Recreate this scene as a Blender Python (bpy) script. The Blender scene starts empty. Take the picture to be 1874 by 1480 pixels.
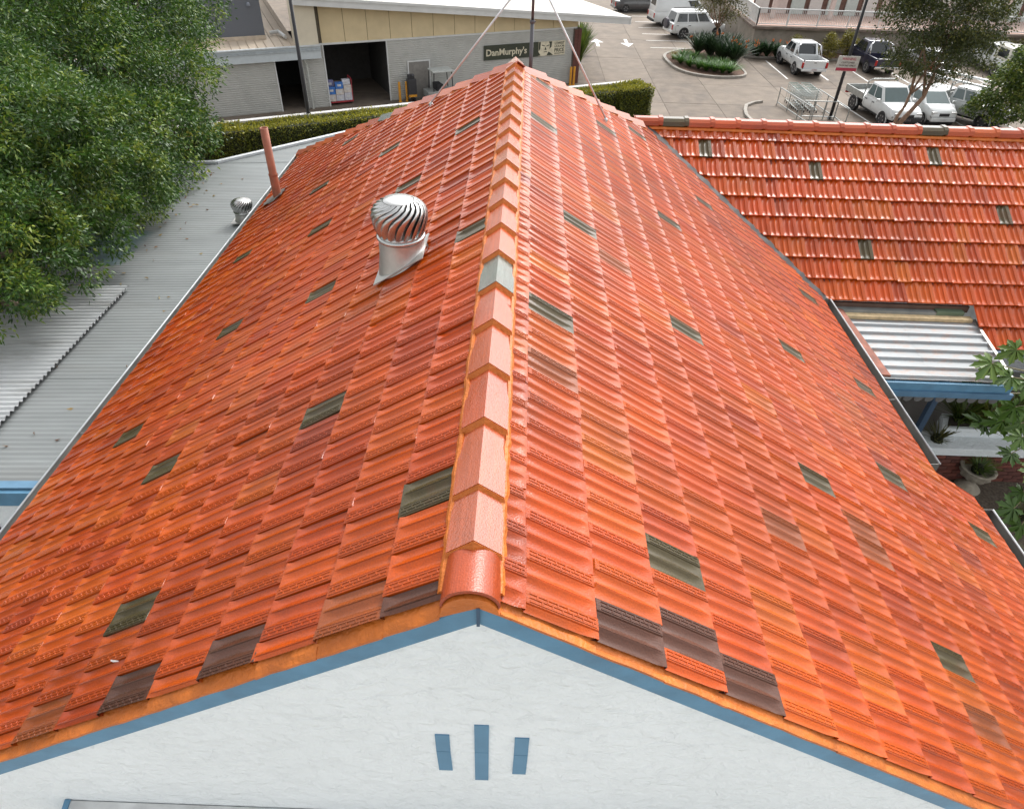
import bpy, bmesh, math, random
import numpy as np
from mathutils import Vector, Matrix

random.seed(7)
RNG = np.random.default_rng(11)
R = math.radians
scene = bpy.context.scene
col = scene.collection

# ------------------------------------------------------------------ camera
CAM = Vector((0.129, 0.0, 11.165))
FPX, PITCH, YAW, ROLL = 1227.38, 39.495, -0.16, 1.951      # focal length in photo pixels (photo is 1874 x 1480)
def cam_axes():
    p, y, r = R(PITCH), R(YAW), R(ROLL)
    f = Vector((math.sin(y) * math.cos(p), math.cos(y) * math.cos(p), -math.sin(p)))
    rt = Vector((math.cos(y), -math.sin(y), 0)); up = rt.cross(f)
    return rt * math.cos(r) + up * math.sin(r), -rt * math.sin(r) + up * math.cos(r), f
CR, CU, CF = cam_axes()
cd = bpy.data.cameras.new('camera'); cam = bpy.data.objects.new('camera', cd); col.objects.link(cam)
cd.sensor_width = 36.0; cd.lens = FPX / 1874 * 36; cd.clip_start = 0.05; cd.clip_end = 3000
cam.matrix_world = Matrix(((CR.x, CU.x, -CF.x, CAM.x), (CR.y, CU.y, -CF.y, CAM.y), (CR.z, CU.z, -CF.z, CAM.z), (0, 0, 0, 1)))
scene.camera = cam

# ------------------------------------------------------------------ sky, sun, exposure (bright overcast)
SUN_EL, SUN_AZ = 47, 27         # azimuth from +Y (away from the camera) towards +X
w = bpy.data.worlds.new('World'); scene.world = w; w.use_nodes = True
nt = w.node_tree; nt.nodes.clear()
sky = nt.nodes.new('ShaderNodeTexSky'); sky.sky_type = 'NISHITA'; sky.sun_disc = False
sky.sun_elevation = R(SUN_EL); sky.sun_rotation = R(SUN_AZ); sky.air_density = 1.0; sky.dust_density = 4.0; sky.ozone_density = 1.0
hs = nt.nodes.new('ShaderNodeHueSaturation'); hs.inputs['Saturation'].default_value = 0.10
bg = nt.nodes.new('ShaderNodeBackground'); bg.inputs['Strength'].default_value = 0.15
wo = nt.nodes.new('ShaderNodeOutputWorld')
nt.links.new(sky.outputs[0], hs.inputs['Color']); nt.links.new(hs.outputs[0], bg.inputs['Color']); nt.links.new(bg.outputs[0], wo.inputs['Surface'])
sl = bpy.data.lights.new('sun', 'SUN'); sun = bpy.data.objects.new('sun', sl); col.objects.link(sun)
sl.energy = 0.6; sl.angle = R(22); sl.color = (1.0, 0.96, 0.9)
sd = Vector((math.sin(R(SUN_AZ)) * math.cos(R(SUN_EL)), math.cos(R(SUN_AZ)) * math.cos(R(SUN_EL)), math.sin(R(SUN_EL))))
sun.rotation_euler = sd.to_track_quat('Z', 'Y').to_euler(); sun.location = (0, 20, 60)
vs = scene.view_settings
vs.view_transform = 'Standard'; vs.look = 'None'; vs.exposure = 1.25; vs.gamma = 1.0; vs.use_curve_mapping = False
scene.cycles.use_denoising = True
scene.cycles.max_bounces = 6; scene.cycles.transparent_max_bounces = 6

# ------------------------------------------------------------------ pixels of the photograph to points of the place
def ray(x, y): return CR * (x - 937) + CU * (740 - y) + CF * FPX
def onplane(x, y, n, d):
    r = ray(x, y); n = Vector(n); return CAM + r * ((d - n.dot(CAM)) / n.dot(r))
def onz(x, y, z=0.0): return onplane(x, y, (0, 0, 1), z)
def ony(x, y, Y): return onplane(x, y, (0, 1, 0), Y)
def topix(P):
    v = Vector(P) - CAM; z = v.dot(CF); return 937 + FPX * v.dot(CR) / z, 740 - FPX * v.dot(CU) / z, z

# ------------------------------------------------------------------ materials
MATS = {}
def nodes_of(m):
    m.use_nodes = True; t = m.node_tree; return t, t.nodes, t.links, t.nodes['Principled BSDF']
def mat(name, c, rough=0.6, metal=0.0, var=0.15, scale=6.0, bump=0.0, bscale=40.0, coat=0.0, dirt=None, dscale=1.5, damt=0.5, stretch=(1, 1, 1), spec=0.5):
    """plain procedural surface: base colour with noise variation, optional second colour in patches (dirt), fine bump"""
    if name in MATS: return MATS[name]
    m = bpy.data.materials.new(name); t, N, L, b = nodes_of(m)
    b.inputs['Roughness'].default_value = rough; b.inputs['Metallic'].default_value = metal
    b.inputs['Specular IOR Level'].default_value = spec
    if coat: b.inputs['Coat Weight'].default_value = coat; b.inputs['Coat Roughness'].default_value = 0.06
    tc = N.new('ShaderNodeTexCoord'); mp = N.new('ShaderNodeMapping'); mp.inputs['Scale'].default_value = stretch
    L.new(tc.outputs['Object'], mp.inputs[0])
    n = N.new('ShaderNodeTexNoise'); n.inputs['Scale'].default_value = scale; n.inputs['Detail'].default_value = 5; L.new(mp.outputs[0], n.inputs['Vector'])
    mr = N.new('ShaderNodeMapRange'); mr.inputs[1].default_value = 0.3; mr.inputs[2].default_value = 0.7
    mr.inputs[3].default_value = 1 - var; mr.inputs[4].default_value = 1 + var; L.new(n.outputs[0], mr.inputs[0])
    mx = N.new('ShaderNodeMix'); mx.data_type = 'RGBA'; mx.blend_type = 'MULTIPLY'; mx.inputs[0].default_value = 1
    mx.inputs[6].default_value = (*c, 1); L.new(mr.outputs[0], mx.inputs[7]); out = mx.outputs[2]
    if dirt:
        n2 = N.new('ShaderNodeTexNoise'); n2.inputs['Scale'].default_value = dscale; n2.inputs['Detail'].default_value = 8; n2.inputs['Roughness'].default_value = 0.65
        L.new(mp.outputs[0], n2.inputs['Vector'])
        r2 = N.new('ShaderNodeMapRange'); r2.inputs[1].default_value = 0.5; r2.inputs[2].default_value = 0.72; r2.inputs[3].default_value = 0; r2.inputs[4].default_value = damt
        L.new(n2.outputs[0], r2.inputs[0])
        m2 = N.new('ShaderNodeMix'); m2.data_type = 'RGBA'; L.new(r2.outputs[0], m2.inputs[0]); L.new(out, m2.inputs[6]); m2.inputs[7].default_value = (*dirt, 1); out = m2.outputs[2]
    L.new(out, b.inputs['Base Color'])
    if bump:
        n3 = N.new('ShaderNodeTexNoise'); n3.inputs['Scale'].default_value = bscale; n3.inputs['Detail'].default_value = 4; L.new(mp.outputs[0], n3.inputs['Vector'])
        bp = N.new('ShaderNodeBump'); bp.inputs['Strength'].default_value = bump; bp.inputs['Distance'].default_value = 0.02
        L.new(n3.outputs[0], bp.inputs['Height']); L.new(bp.outputs[0], b.inputs['Normal'])
    MATS[name] = m; return m

def leaf_mat(name, dark, mid, light, trans=0.25, rough=0.45):
    """leaf colour from the per-leaf attribute 'rnd'"""
    if name in MATS: return MATS[name]
    m = bpy.data.materials.new(name); t, N, L, b = nodes_of(m)
    at = N.new('ShaderNodeAttribute'); at.attribute_name = 'rnd'
    rp = N.new('ShaderNodeValToRGB'); e = rp.color_ramp.elements
    e[0].position = 0; e[0].color = (*dark, 1); e[1].position = 1; e[1].color = (*light, 1); k = e.new(0.55); k.color = (*mid, 1)
    L.new(at.outputs['Fac'], rp.inputs[0]); L.new(rp.outputs[0], b.inputs['Base Color']); b.inputs['Roughness'].default_value = rough
    tr = N.new('ShaderNodeBsdfTranslucent'); L.new(rp.outputs[0], tr.inputs[0])
    ms = N.new('ShaderNodeMixShader'); ms.inputs[0].default_value = trans
    L.new(b.outputs[0], ms.inputs[1]); L.new(tr.outputs[0], ms.inputs[2]); L.new(ms.outputs[0], N['Material Output'].inputs[0])
    MATS[name] = m; return m

# ------------------------------------------------------------------ mesh building
class MB:
    def __init__(s): s.v = []; s.f = []
    def add(s, vs, fs):
        o = len(s.v); s.v += [tuple(p) for p in vs]; s.f += [tuple(i + o for i in f) for f in fs]; return s
    def box(s, c, d, rot=None):
        c = Vector(c); h = [x / 2 for x in d]; M = rot or Matrix.Identity(3)
        vs = [c + M @ Vector((sx * h[0], sy * h[1], sz * h[2])) for sx in (-1, 1) for sy in (-1, 1) for sz in (-1, 1)]
        return s.add(vs, [(0, 1, 3, 2), (4, 6, 7, 5), (0, 4, 5, 1), (2, 3, 7, 6), (0, 2, 6, 4), (1, 5, 7, 3)])
    def bar(s, a, b, wd, th=None, up=(0, 0, 1)):
        a, b = Vector(a), Vector(b); d = b - a; z = d.normalized(); u = Vector(up)
        x = z.cross(u)
        if x.length < 1e-4: x = z.cross(Vector((1, 0, 0)))
        x.normalize(); y = x.cross(z)
        M = Matrix((x, y, z)).transposed(); return s.box((a + b) / 2, (wd, th or wd, d.length), M)
    def tube(s, a, b, r0, r1=None, n=10, caps=True):
        return s.path([a, b], [r0, r0 if r1 is None else r1], n, caps)
    def path(s, pts, rs, n=8, caps=True):
        pts = [Vector(p) for p in pts]; o = []; prev = None
        for i, p in enumerate(pts):
            d = (pts[min(i + 1, len(pts) - 1)] - pts[max(i - 1, 0)]).normalized()
            if prev is None:
                x = d.cross(Vector((0, 0, 1)));
                if x.length < 1e-3: x = d.cross(Vector((1, 0, 0)))
            else: x = prev - d * prev.dot(d)
            x.normalize(); prev = x; y = d.cross(x); r = rs[i] if hasattr(rs, '__len__') else rs
            o.append([p + (x * math.cos(2 * math.pi * k / n) + y * math.sin(2 * math.pi * k / n)) * r for k in range(n)])
        return s.loft(o, caps)
    def loft(s, rings, caps=True, closed=True):
        n = len(rings[0]); vs = [p for r in rings for p in r]; fs = []
        for i in range(len(rings) - 1):
            for k in range(n if closed else n - 1):
                a = i * n + k; b = i * n + (k + 1) % n; fs.append((a, b, b + n, a + n))
        if caps: fs += [tuple(range(n - 1, -1, -1)), tuple(range((len(rings) - 1) * n, len(rings) * n))]
        return s.add(vs, fs)
    def lathe(s, prof, n=16, c=(0, 0, 0), caps=True):
        c = Vector(c); return s.loft([[c + Vector((r * math.cos(2 * math.pi * k / n), r * math.sin(2 * math.pi * k / n), z)) for k in range(n)] for r, z in prof], caps)
    def prism(s, poly, ext):
        """polygon (3D points) swept by vector ext"""
        e = Vector(ext); a = [Vector(p) for p in poly]; return s.loft([a, [p + e for p in a]])
    def quad(s, a, b, c, d): return s.add([a, b, c, d], [(0, 1, 2, 3)])
    def mesh(s, name, smooth=False, fix=True):
        m = bpy.data.meshes.new(name); m.from_pydata(s.v, [], s.f)
        if fix:
            b = bmesh.new(); b.from_mesh(m); bmesh.ops.recalc_face_normals(b, faces=b.faces); b.to_mesh(m); b.free()
        if smooth: m.shade_smooth()
        m.update(); return m
    def build(s, name, material, parent=None, smooth=False, bevel=0, fix=True, seg=2, ang=30):
        m = s.mesh(name, False, fix)
        if bevel:
            b = bmesh.new(); b.from_mesh(m); bmesh.ops.remove_doubles(b, verts=b.verts, dist=1e-5)
            ed = [e for e in b.edges if len(e.link_faces) == 2 and e.calc_face_angle(0) > R(ang)]
            bmesh.ops.bevel(b, geom=ed, offset=bevel, segments=seg, affect='EDGES', profile=0.6, clamp_overlap=True); b.to_mesh(m); b.free()
        if smooth: m.shade_smooth()
        return put(name, m, material, parent)
def put(name, mesh, material=None, parent=None, M=None):
    o = bpy.data.objects.new(name, mesh); col.objects.link(o)
    if material is not None and mesh is not None and not mesh.materials: mesh.materials.append(material)
    if parent is not None: o.parent = parent
    if M is not None: o.matrix_local = M
    if parent is not None and 'base' in parent: # parent tree written in world coordinates
        o.matrix_parent_inverse = Matrix.Translation(-Vector(parent['base']))
        o['base'] = (0.0, 0.0, 0.0)
    return o
def tag(o, label=None, cat=None, group=None, kind=None):
    if label: o['label'] = label
    if cat: o['category'] = cat
    if group: o['group'] = group
    if kind: o['kind'] = kind
    return o
def thing(name, label, cat, loc=(0, 0, 0), rz=0, group=None, world=False):
    o = bpy.data.objects.new(name, None); col.objects.link(o); o.location = loc; o.rotation_euler = (0, 0, rz); o.empty_display_size = 0.1
    if world: o['base'] = tuple(loc)
    return tag(o, label, cat, group)
def copy_tree(o, parent=None):
    c = o.copy(); col.objects.link(c)
    if parent is not None: c.parent = parent
    for ch in list(o.children): copy_tree(ch, c)
    return c
def mesh_np(name, V, F, rnd=None, smooth=False, uv=None, colr=None):
    """fast mesh from arrays; F is (n,3) or (n,4)"""
    m = bpy.data.meshes.new(name); V = np.asarray(V, np.float32); F = np.asarray(F, np.int32); k = F.shape[1]
    m.vertices.add(len(V)); m.vertices.foreach_set('co', V.ravel())
    m.loops.add(F.size); m.loops.foreach_set('vertex_index', F.ravel())
    m.polygons.add(len(F)); m.polygons.foreach_set('loop_start', np.arange(len(F), dtype=np.int32) * k)
    try: m.polygons.foreach_set('loop_total', np.full(len(F), k, np.int32))
    except Exception: pass
    m.update(calc_edges=True)
    if rnd is not None:
        a = m.attributes.new('rnd', 'FLOAT', 'FACE'); a.data.foreach_set('value', np.asarray(rnd, np.float32))
    if uv is not None:
        u = m.uv_layers.new(name='UVMap'); u.data.foreach_set('uv', np.asarray(uv, np.float32)[F.ravel()].ravel())
    if colr is not None:
        a = m.attributes.new('tint', 'FLOAT_COLOR', 'POINT'); a.data.foreach_set('color', np.asarray(colr, np.float32).ravel())
    if smooth: m.shade_smooth()
    m.validate(); return m
def rotz(a): return Matrix.Rotation(a, 3, 'Z')
# ================================================================== SETTING
def ground_sheet():
    g = MB(); g.quad((-900, -300, -0.03), (900, -300, -0.03), (900, 1500, -0.03), (-900, 1500, -0.03))
    o = g.build('ground', mat('far_ground', (0.10, 0.11, 0.06), 0.9, var=0.4, scale=0.08, dirt=(0.16, 0.14, 0.11), dscale=0.03)); tag(o, kind='structure')
ground_sheet()
C_CONC = mat('concrete_slab', (0.172, 0.138, 0.106), 0.85, var=0.16, scale=1.3, bump=0.25, bscale=90, dirt=(0.085, 0.072, 0.062), dscale=0.45, damt=0.65)
C_JOINT = mat('joint_fill', (0.075, 0.062, 0.05), 0.95)
C_KERB = mat('kerb_concrete', (0.30, 0.275, 0.24), 0.85, var=0.2, scale=4, bump=0.3, dirt=(0.16, 0.15, 0.13), dscale=2.5, damt=0.7)
C_LINE = mat('line_paint', (0.72, 0.72, 0.70), 0.7, var=0.1, scale=8, dirt=(0.32, 0.29, 0.25), dscale=6, damt=0.8)
def car_park():
    b = MB(); b.quad((-45, 19.5, -0.012), (75, 19.5, -0.012), (75, 110, -0.012), (-45, 110, -0.012))
    base = b.build('car_park', C_JOINT); tag(base, kind='structure')
    xs = [-45, -34, -24, -14, -7, -0.4, 5.25, 8.3, 11.45, 16.0, 20.2, 24.4, 28.6, 32.8, 37, 44, 52, 62, 75]
    ys = [19.5, 26, 32, 37, 41.9, 46.3, 52.8, 59, 66, 74, 84, 96, 110]
    mats = [C_CONC, mat('concrete_slab_worn', (0.150, 0.119, 0.091), 0.85, var=0.2, scale=1.6, bump=0.25, bscale=90, dirt=(0.075, 0.065, 0.056), dscale=0.6, damt=0.75),
            mat('concrete_slab_pale', (0.186, 0.150, 0.116), 0.85, var=0.14, scale=1.1, bump=0.25, bscale=90, dirt=(0.10, 0.088, 0.075), dscale=0.5, damt=0.5)]
    for i in range(len(xs) - 1):
        for j in range(len(ys) - 1):
            x0, x1, y0, y1 = xs[i] + .013, xs[i + 1] - .013, ys[j] + .013, ys[j + 1] - .013
            s = MB(); z = random.uniform(-.003, .003)
            s.box(((x0 + x1) / 2, (y0 + y1) / 2, -.005 + z), (x1 - x0, y1 - y0, .01)); s.build('concrete_slab', random.choice(mats), base)
    def line(a, bb, wd=0.11):
        s = MB(); a, bb = Vector((*a, .008)), Vector((*bb, .008)); d = (bb - a).normalized(); n = Vector((-d.y, d.x, 0)) * wd / 2
        s.quad(a - n, bb - n, bb + n, a + n); s.build('painted_line', C_LINE, base)
    for x in (17.45, 20.15, 22.8, 25.5, 28.2, 30.9, 33.6): line((x - .05, 53.4), (x + .05, 48.4))
    for y in (49.2 + 7.2, 58.9, 61.35, 63.85, 66.4, 69, 71.6): line((9.5, y), (14.8, y + .25))
    for x in (19.0, 21.75, 24.2, 26.9, 29.6): line((x, 43.6), (x + .6, 38.0))
    for (x, y, s) in ((5.55, 57.5, 1), (7.85, 57.7, -1)):            # painted driving arrows
        p = [(-.12, -1.3), (.12, -1.3), (.12, .1), (.5, .1), (0, 1.3), (-.5, .1), (-.12, .1)]
        a = MB(); a.add([(x + q[0] * s, y + q[1] * s, .0085) for q in p], [tuple(range(7))]); a.build('painted_arrow', C_LINE, base)
car_park()
def house_lot():
    g = MB(); g.prism([(-40, -25, -.02), (40, -25, -.02), (40, 17.6, -.02), (-40, 17.6, -.02)], (0, 0, 3.22))
    o = g.build('house_lot', mat('garden_soil', (0.09, 0.07, 0.05), 0.95, var=0.5, scale=25, bump=0.8, bscale=60, dirt=(0.16, 0.14, 0.11), dscale=9, damt=0.6)); tag(o, kind='structure')
house_lot()
g = MB(); g.quad((-40, -25, 3.206), (40, -25, 3.206), (40, 1.2, 3.206), (-40, 1.2, 3.206)); tag(g.build('bounce_paving', mat('pale_bounce_paving', (.52, .50, .46), .8, var=.12, scale=.8)), kind='structure')  # unseen pale paving, added to bounce light up onto the gable wall

# ================================================================== HOUSE
M_SL = 0.63; KS = math.hypot(1, M_SL); CA, SA = 1 / KS, M_SL / KS
RIDGE_Z, TILE_Z, YN, YF = 9.20, 9.14, 1.41, 8.95
WY, WZ = 11.2, 7.884                       # wing ridge line (tile plane)
def tile_material(name='glazed_roof_tile'):
    m = bpy.data.materials.new(name); t, N, L, b = nodes_of(m)
    uv = N.new('ShaderNodeUVMap'); uv.uv_map = 'UVMap'; sx = N.new('ShaderNodeSeparateXYZ'); L.new(uv.outputs[0], sx.inputs[0])
    at = N.new('ShaderNodeAttribute'); at.attribute_name = 'tint'; oi = N.new('ShaderNodeObjectInfo')
    tc = N.new('ShaderNodeTexCoord')
    def mul(a, bb, fac=1.0):
        x = N.new('ShaderNodeMix'); x.data_type = 'RGBA'; x.blend_type = 'MULTIPLY'; x.inputs[0].default_value = fac; L.new(a, x.inputs[6]); L.new(bb, x.inputs[7]); return x.outputs[2]
    c0 = mul(at.outputs['Color'], oi.outputs['Color'])
    # kiln streaks running up the tile (world position keeps every tile different)
    geo = N.new('ShaderNodeNewGeometry')
    rr = N.new('ShaderNodeVectorMath'); rr.operation = 'DOT_PRODUCT'; L.new(c0, rr.inputs[0]); rr.inputs[1].default_value = (370, 910, 530)
    su = N.new('ShaderNodeMath'); su.operation = 'MULTIPLY'; su.inputs[1].default_value = 7; L.new(sx.outputs[0], su.inputs[0])
    sv = N.new('ShaderNodeMath'); sv.operation = 'MULTIPLY'; sv.inputs[1].default_value = .8; L.new(sx.outputs[1], sv.inputs[0])
    cz = N.new('ShaderNodeCombineXYZ'); L.new(su.outputs[0], cz.inputs[0]); L.new(sv.outputs[0], cz.inputs[1]); L.new(rr.outputs['Value'], cz.inputs[2])
    st = N.new('ShaderNodeTexNoise'); st.inputs['Scale'].default_value = 1.0; st.inputs['Detail'].default_value = 2; L.new(cz.outputs[0], st.inputs['Vector'])
    mr = N.new('ShaderNodeMapRange'); mr.inputs[1].default_value = .3; mr.inputs[2].default_value = .72; mr.inputs[3].default_value = .84; mr.inputs[4].default_value = 1.10; L.new(st.outputs[0], mr.inputs[0])
    c1 = mul(c0, mr.outputs[0])
    sp = N.new('ShaderNodeTexNoise'); sp.inputs['Scale'].default_value = 130; sp.inputs['Detail'].default_value = 3; L.new(geo.outputs['Position'], sp.inputs['Vector'])
    m2 = N.new('ShaderNodeMapRange'); m2.inputs[1].default_value = .3; m2.inputs[2].default_value = .7; m2.inputs[3].default_value = .86; m2.inputs[4].default_value = 1.1; L.new(sp.outputs[0], m2.inputs[0])
    c2 = mul(c1, m2.outputs[0])
    # lichen and grime in patches
    gr = N.new('ShaderNodeTexNoise'); gr.inputs['Scale'].default_value = 1.6; gr.inputs['Detail'].default_value = 9; gr.inputs['Roughness'].default_value = .7; L.new(geo.outputs['Position'], gr.inputs['Vector'])
    g2 = N.new('ShaderNodeMapRange'); g2.inputs[1].default_value = .55; g2.inputs[2].default_value = .8; g2.inputs[3].default_value = 0; g2.inputs[4].default_value = .55; L.new(gr.outputs[0], g2.inputs[0])
    mx = N.new('ShaderNodeMix'); mx.data_type = 'RGBA'; L.new(g2.outputs[0], mx.inputs[0]); L.new(c2, mx.inputs[6]); mx.inputs[7].default_value = (.15, .045, .02, 1)
    fd = N.new('ShaderNodeTexNoise'); fd.inputs['Scale'].default_value = .9; fd.inputs['Detail'].default_value = 6; L.new(geo.outputs['Position'], fd.inputs['Vector'])
    f2 = N.new('ShaderNodeMapRange'); f2.inputs[1].default_value = .3; f2.inputs[2].default_value = .7; f2.inputs[3].default_value = .78; f2.inputs[4].default_value = 1.18; L.new(fd.outputs[0], f2.inputs[0])
    L.new(mul(mx.outputs[2], f2.outputs[0]), b.inputs['Base Color'])
    b.inputs['Roughness'].default_value = .5; b.inputs['Specular IOR Level'].default_value = 0.0; b.inputs['Coat Weight'].default_value = 1.0; b.inputs['Coat Roughness'].default_value = .06; b.inputs['Coat IOR'].default_value = 1.38
    # pressed brick pattern on the side lap
    cv = N.new('ShaderNodeCombineXYZ'); a1 = N.new('ShaderNodeMath'); a1.operation = 'MULTIPLY'; a1.inputs[1].default_value = .345; L.new(sx.outputs[1], a1.inputs[0])
    a2 = N.new('ShaderNodeMath'); a2.operation = 'MULTIPLY'; a2.inputs[1].default_value = .2; L.new(sx.outputs[0], a2.inputs[0])
    L.new(a1.outputs[0], cv.inputs[0]); L.new(a2.outputs[0], cv.inputs[1])
    br = N.new('ShaderNodeTexBrick'); br.inputs['Scale'].default_value = 1; br.inputs['Brick Width'].default_value = .062; br.inputs['Row Height'].default_value = .0165
    br.inputs['Mortar Size'].default_value = .0036; br.inputs['Mortar Smooth'].default_value = .3; L.new(cv.outputs[0], br.inputs['Vector'])
    gt = N.new('ShaderNodeMath'); gt.operation = 'GREATER_THAN'; gt.inputs[1].default_value = .745; L.new(sx.outputs[0], gt.inputs[0])
    mm = N.new('ShaderNodeMath'); mm.operation = 'MULTIPLY'; L.new(br.outputs['Fac'], mm.inputs[0]); L.new(gt.outputs[0], mm.inputs[1])
    ng = N.new('ShaderNodeMath'); ng.operation = 'MULTIPLY_ADD'; ng.inputs[1].default_value = -.008; L.new(mm.outputs[0], ng.inputs[0])
    fn = N.new('ShaderNodeMath'); fn.operation = 'MULTIPLY'; fn.inputs[1].default_value = .0016; L.new(sp.outputs[0], fn.inputs[0]); L.new(fn.outputs[0], ng.inputs[2])
    bp = N.new('ShaderNodeBump'); bp.inputs['Strength'].default_value = .9; bp.inputs['Distance'].default_value = 1.0; L.new(ng.outputs[0], bp.inputs['Height'])
    L.new(bp.outputs[0], b.inputs['Normal']); L.new(bp.outputs[0], b.inputs['Coat Normal'])
    return m
TILE_MAT = tile_material()

def tile_arrays(W=0.2, G=0.345, over=0.035, press=False):
    """one pressed clay tile: two fluted pans, centre rib, raised side lap; x across, y up the slope from the nose, z out of the roof"""
    us = [0, .015, .022, .05, .10, .16, .22, .27, .305, .325, .34, .355, .37, .40, .45, .51, .57, .62, .66, .685, .70, .715, .735, .985, 1.0]
    def prof(u):
        if u <= .016: return -.004
        if u < .325: t = (u - .015) / .31; return .010 + .0065 * t - .010 * math.sin(math.pi * t)
        if u < .37: return (.0175, .0185, .014, .0175)[min(3, int((u - .325) / .012))]
        if u < .70: t = (u - .37) / .33; return .0165 + .0005 * t - .0125 * math.sin(math.pi * t)
        if u < .715: return .0165
        if u < .735: return .0135
        return .0195 if u < .999 else .0185
    vs_ = [0, .02, .07, .14, .24, .5, .908, .94, 1.0]
    rows = []
    for v in vs_:
        r = []
        for u in us:
            h = prof(u); k = .02 + .15 * abs(math.sin(math.pi * (u - .015) / .345)) if u < .71 else 0
            f = 0 if v <= 0 else min(1, v / max(.03, .06 + k)); f = f * f * (3 - 2 * f)
            if .012 < u < .71: h = .0165 * (1 - f) + h * f
            if v > .92: h = min(h, .004) - (.006 if v > .95 else .003)         # head lap, hidden under the next course
            r.append((u, v, h))
        rows.append(r)
    n = len(us); V = []; UV = []; F = []
    lift = .0065
    def z(h, v): return h + lift * (1 - v)
    V += [(u * W, -.002, h - .0125) for u, v, h in rows[0]]; UV += [(u, 0) for u, v, h in rows[0]]
    for r in rows:
        for u, v, h in r: V.append((u * W, v * (G + over), z(h, v * 1.0))); UV.append((u, v))
    nr = len(rows) + 1
    for i in range(nr - 1):
        for k in range(n - 1): a = i * n + k; F.append((a, a + 1, a + n + 1, a + n))
    # right lap drop
    o = len(V)
    for r in rows: u, v, h = r[-1]; V.append((W * 1.002, v * (G + over), z(h, v) - .014)); UV.append((1, v))
    for i in range(len(rows) - 1): a = (i + 1) * n + n - 1; F.append((a, o + i, o + i + 1, a + n))
    if press:                                                           # raised brick lines pressed into the side lap
        def rib(u0, u1, v0, v1):
            q = len(V); hb, ht = .0185, .0222
            for (a, c_, hz) in ((u0, v0, hb), (u1, v0, hb), (u1, v1, hb), (u0, v1, hb), (u0 + .004, v0 + .003, ht), (u1 - .004, v0 + .003, ht), (u1 - .004, v1 - .003, ht), (u0 + .004, v1 - .003, ht)):
                V.append((a * W, c_ * (G + over), z(hz, c_))); UV.append((.5, c_))
            for f in ((4, 5, 6, 7), (0, 1, 5, 4), (1, 2, 6, 5), (2, 3, 7, 6), (3, 0, 4, 7)): F.append(tuple(q + k for k in f))
        for uu in (.775, .862, .948): rib(uu - .012, uu + .012, .03, .85)
        for k in range(6):
            rib(.787, .850, .06 + .125 * k, .082 + .125 * k); rib(.874, .936, .12 + .125 * k, .142 + .125 * k)
    return np.array(V, np.float32), np.array(F, np.int32), np.array(UV, np.float32)

PAL = [((.425, .066, .006), 9), ((.405, .058, .006), 9), ((.44, .077, .007), 4), ((.385, .053, .006), 4), ((.34, .046, .008), 1.3), ((.45, .092, .009), .8), ((.285, .044, .012), .3)]
GREY, DARK, BROWN = (.070, .053, .022), (.085, .033, .020), (.27, .066, .018)
def rand_tint():
    c = random.choices([p[0] for p in PAL], [p[1] for p in PAL])[0]; k = random.uniform(.92, 1.07); g = random.uniform(.94, 1.07)
    return (c[0] * k, c[1] * k * g, c[2] * k)

class Slope:
    """a tiled roof plane: apex point, up-slope and right-hand directions"""
    def __init__(s, name, apex, up, right, W, G, off, ncourse):
        s.name, s.apex, s.up, s.right, s.W, s.G, s.off, s.n = name, Vector(apex), Vector(up), Vector(right), W, G, off, ncourse
        s.nor = s.right.cross(s.up); s.tiles = {}; s.special = {}
    def coords(s, P): d = Vector(P) - s.apex; return -d.dot(s.up), d.dot(s.right)
    def course(s, dist): return math.ceil((dist - s.off) / s.G)          # course c has its nose at off + c*G
    def find(s, x, y):
        P = onplane(x, y, s.nor, s.nor.dot(s.apex)); d, r = s.coords(P); c = s.course(d); sh = .5 * (c % 2); j = math.floor(r / s.W - sh); return (c, j)
    def corner(s, c, j): return s.apex - s.up * (s.off + c * s.G) + s.right * ((j + .5 * (c % 2)) * s.W)

SL_L = Slope('left', (0, 0, TILE_Z), (CA, 0, SA), (0, -1, 0), .2, .325, .06, 15)
SL_R = Slope('right', (0, 0, TILE_Z), (-CA, 0, SA), (0, 1, 0), .2, .342, .22, 17)
SL_W = Slope('wing', (0, WY, WZ), (0, CA, SA), (1, 0, 0), .2, .345, .307, 10)
for p in [(855, 235), (710, 282), (755, 332), (588, 343), (868, 414), (590, 415), (592, 532), (452, 467), (430, 600), (597, 752), (250, 792), (307, 855), (795, 895), (258, 1113), (652, 250)]: SL_L.special[SL_L.find(*p)] = GREY
for p in [(432, 1185), (250, 1262), (760, 1098)]: SL_L.special[SL_L.find(*p)] = DARK
for p in [(640, 1125), (110, 1300)]: SL_L.special[SL_L.find(*p)] = BROWN
for p in [(985, 150), (985, 223), (1098, 231), (1155, 239), (1213, 399), (1280, 370), (1050, 413), (1000, 585), (1245, 605), (1435, 633), (1470, 540), (1580, 713), (1488, 880), (1620, 865), (1240, 1065), (1745, 1222), (1810, 996)]: SL_R.special[SL_R.find(*p)] = GREY
for p in [(1150, 1150), (1265, 1195), (1375, 1240)]: SL_R.special[SL_R.find(*p)] = DARK
for p in [(1425, 985), (1550, 950), (1575, 1010), (1010, 690), (1110, 470), (1800, 1330)]: SL_R.special[SL_R.find(*p)] = BROWN
for p in [(1300, 278), (1490, 315), (1718, 283), (1830, 390), (1585, 458)]: SL_W.special[SL_W.find(*p)] = GREY

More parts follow.
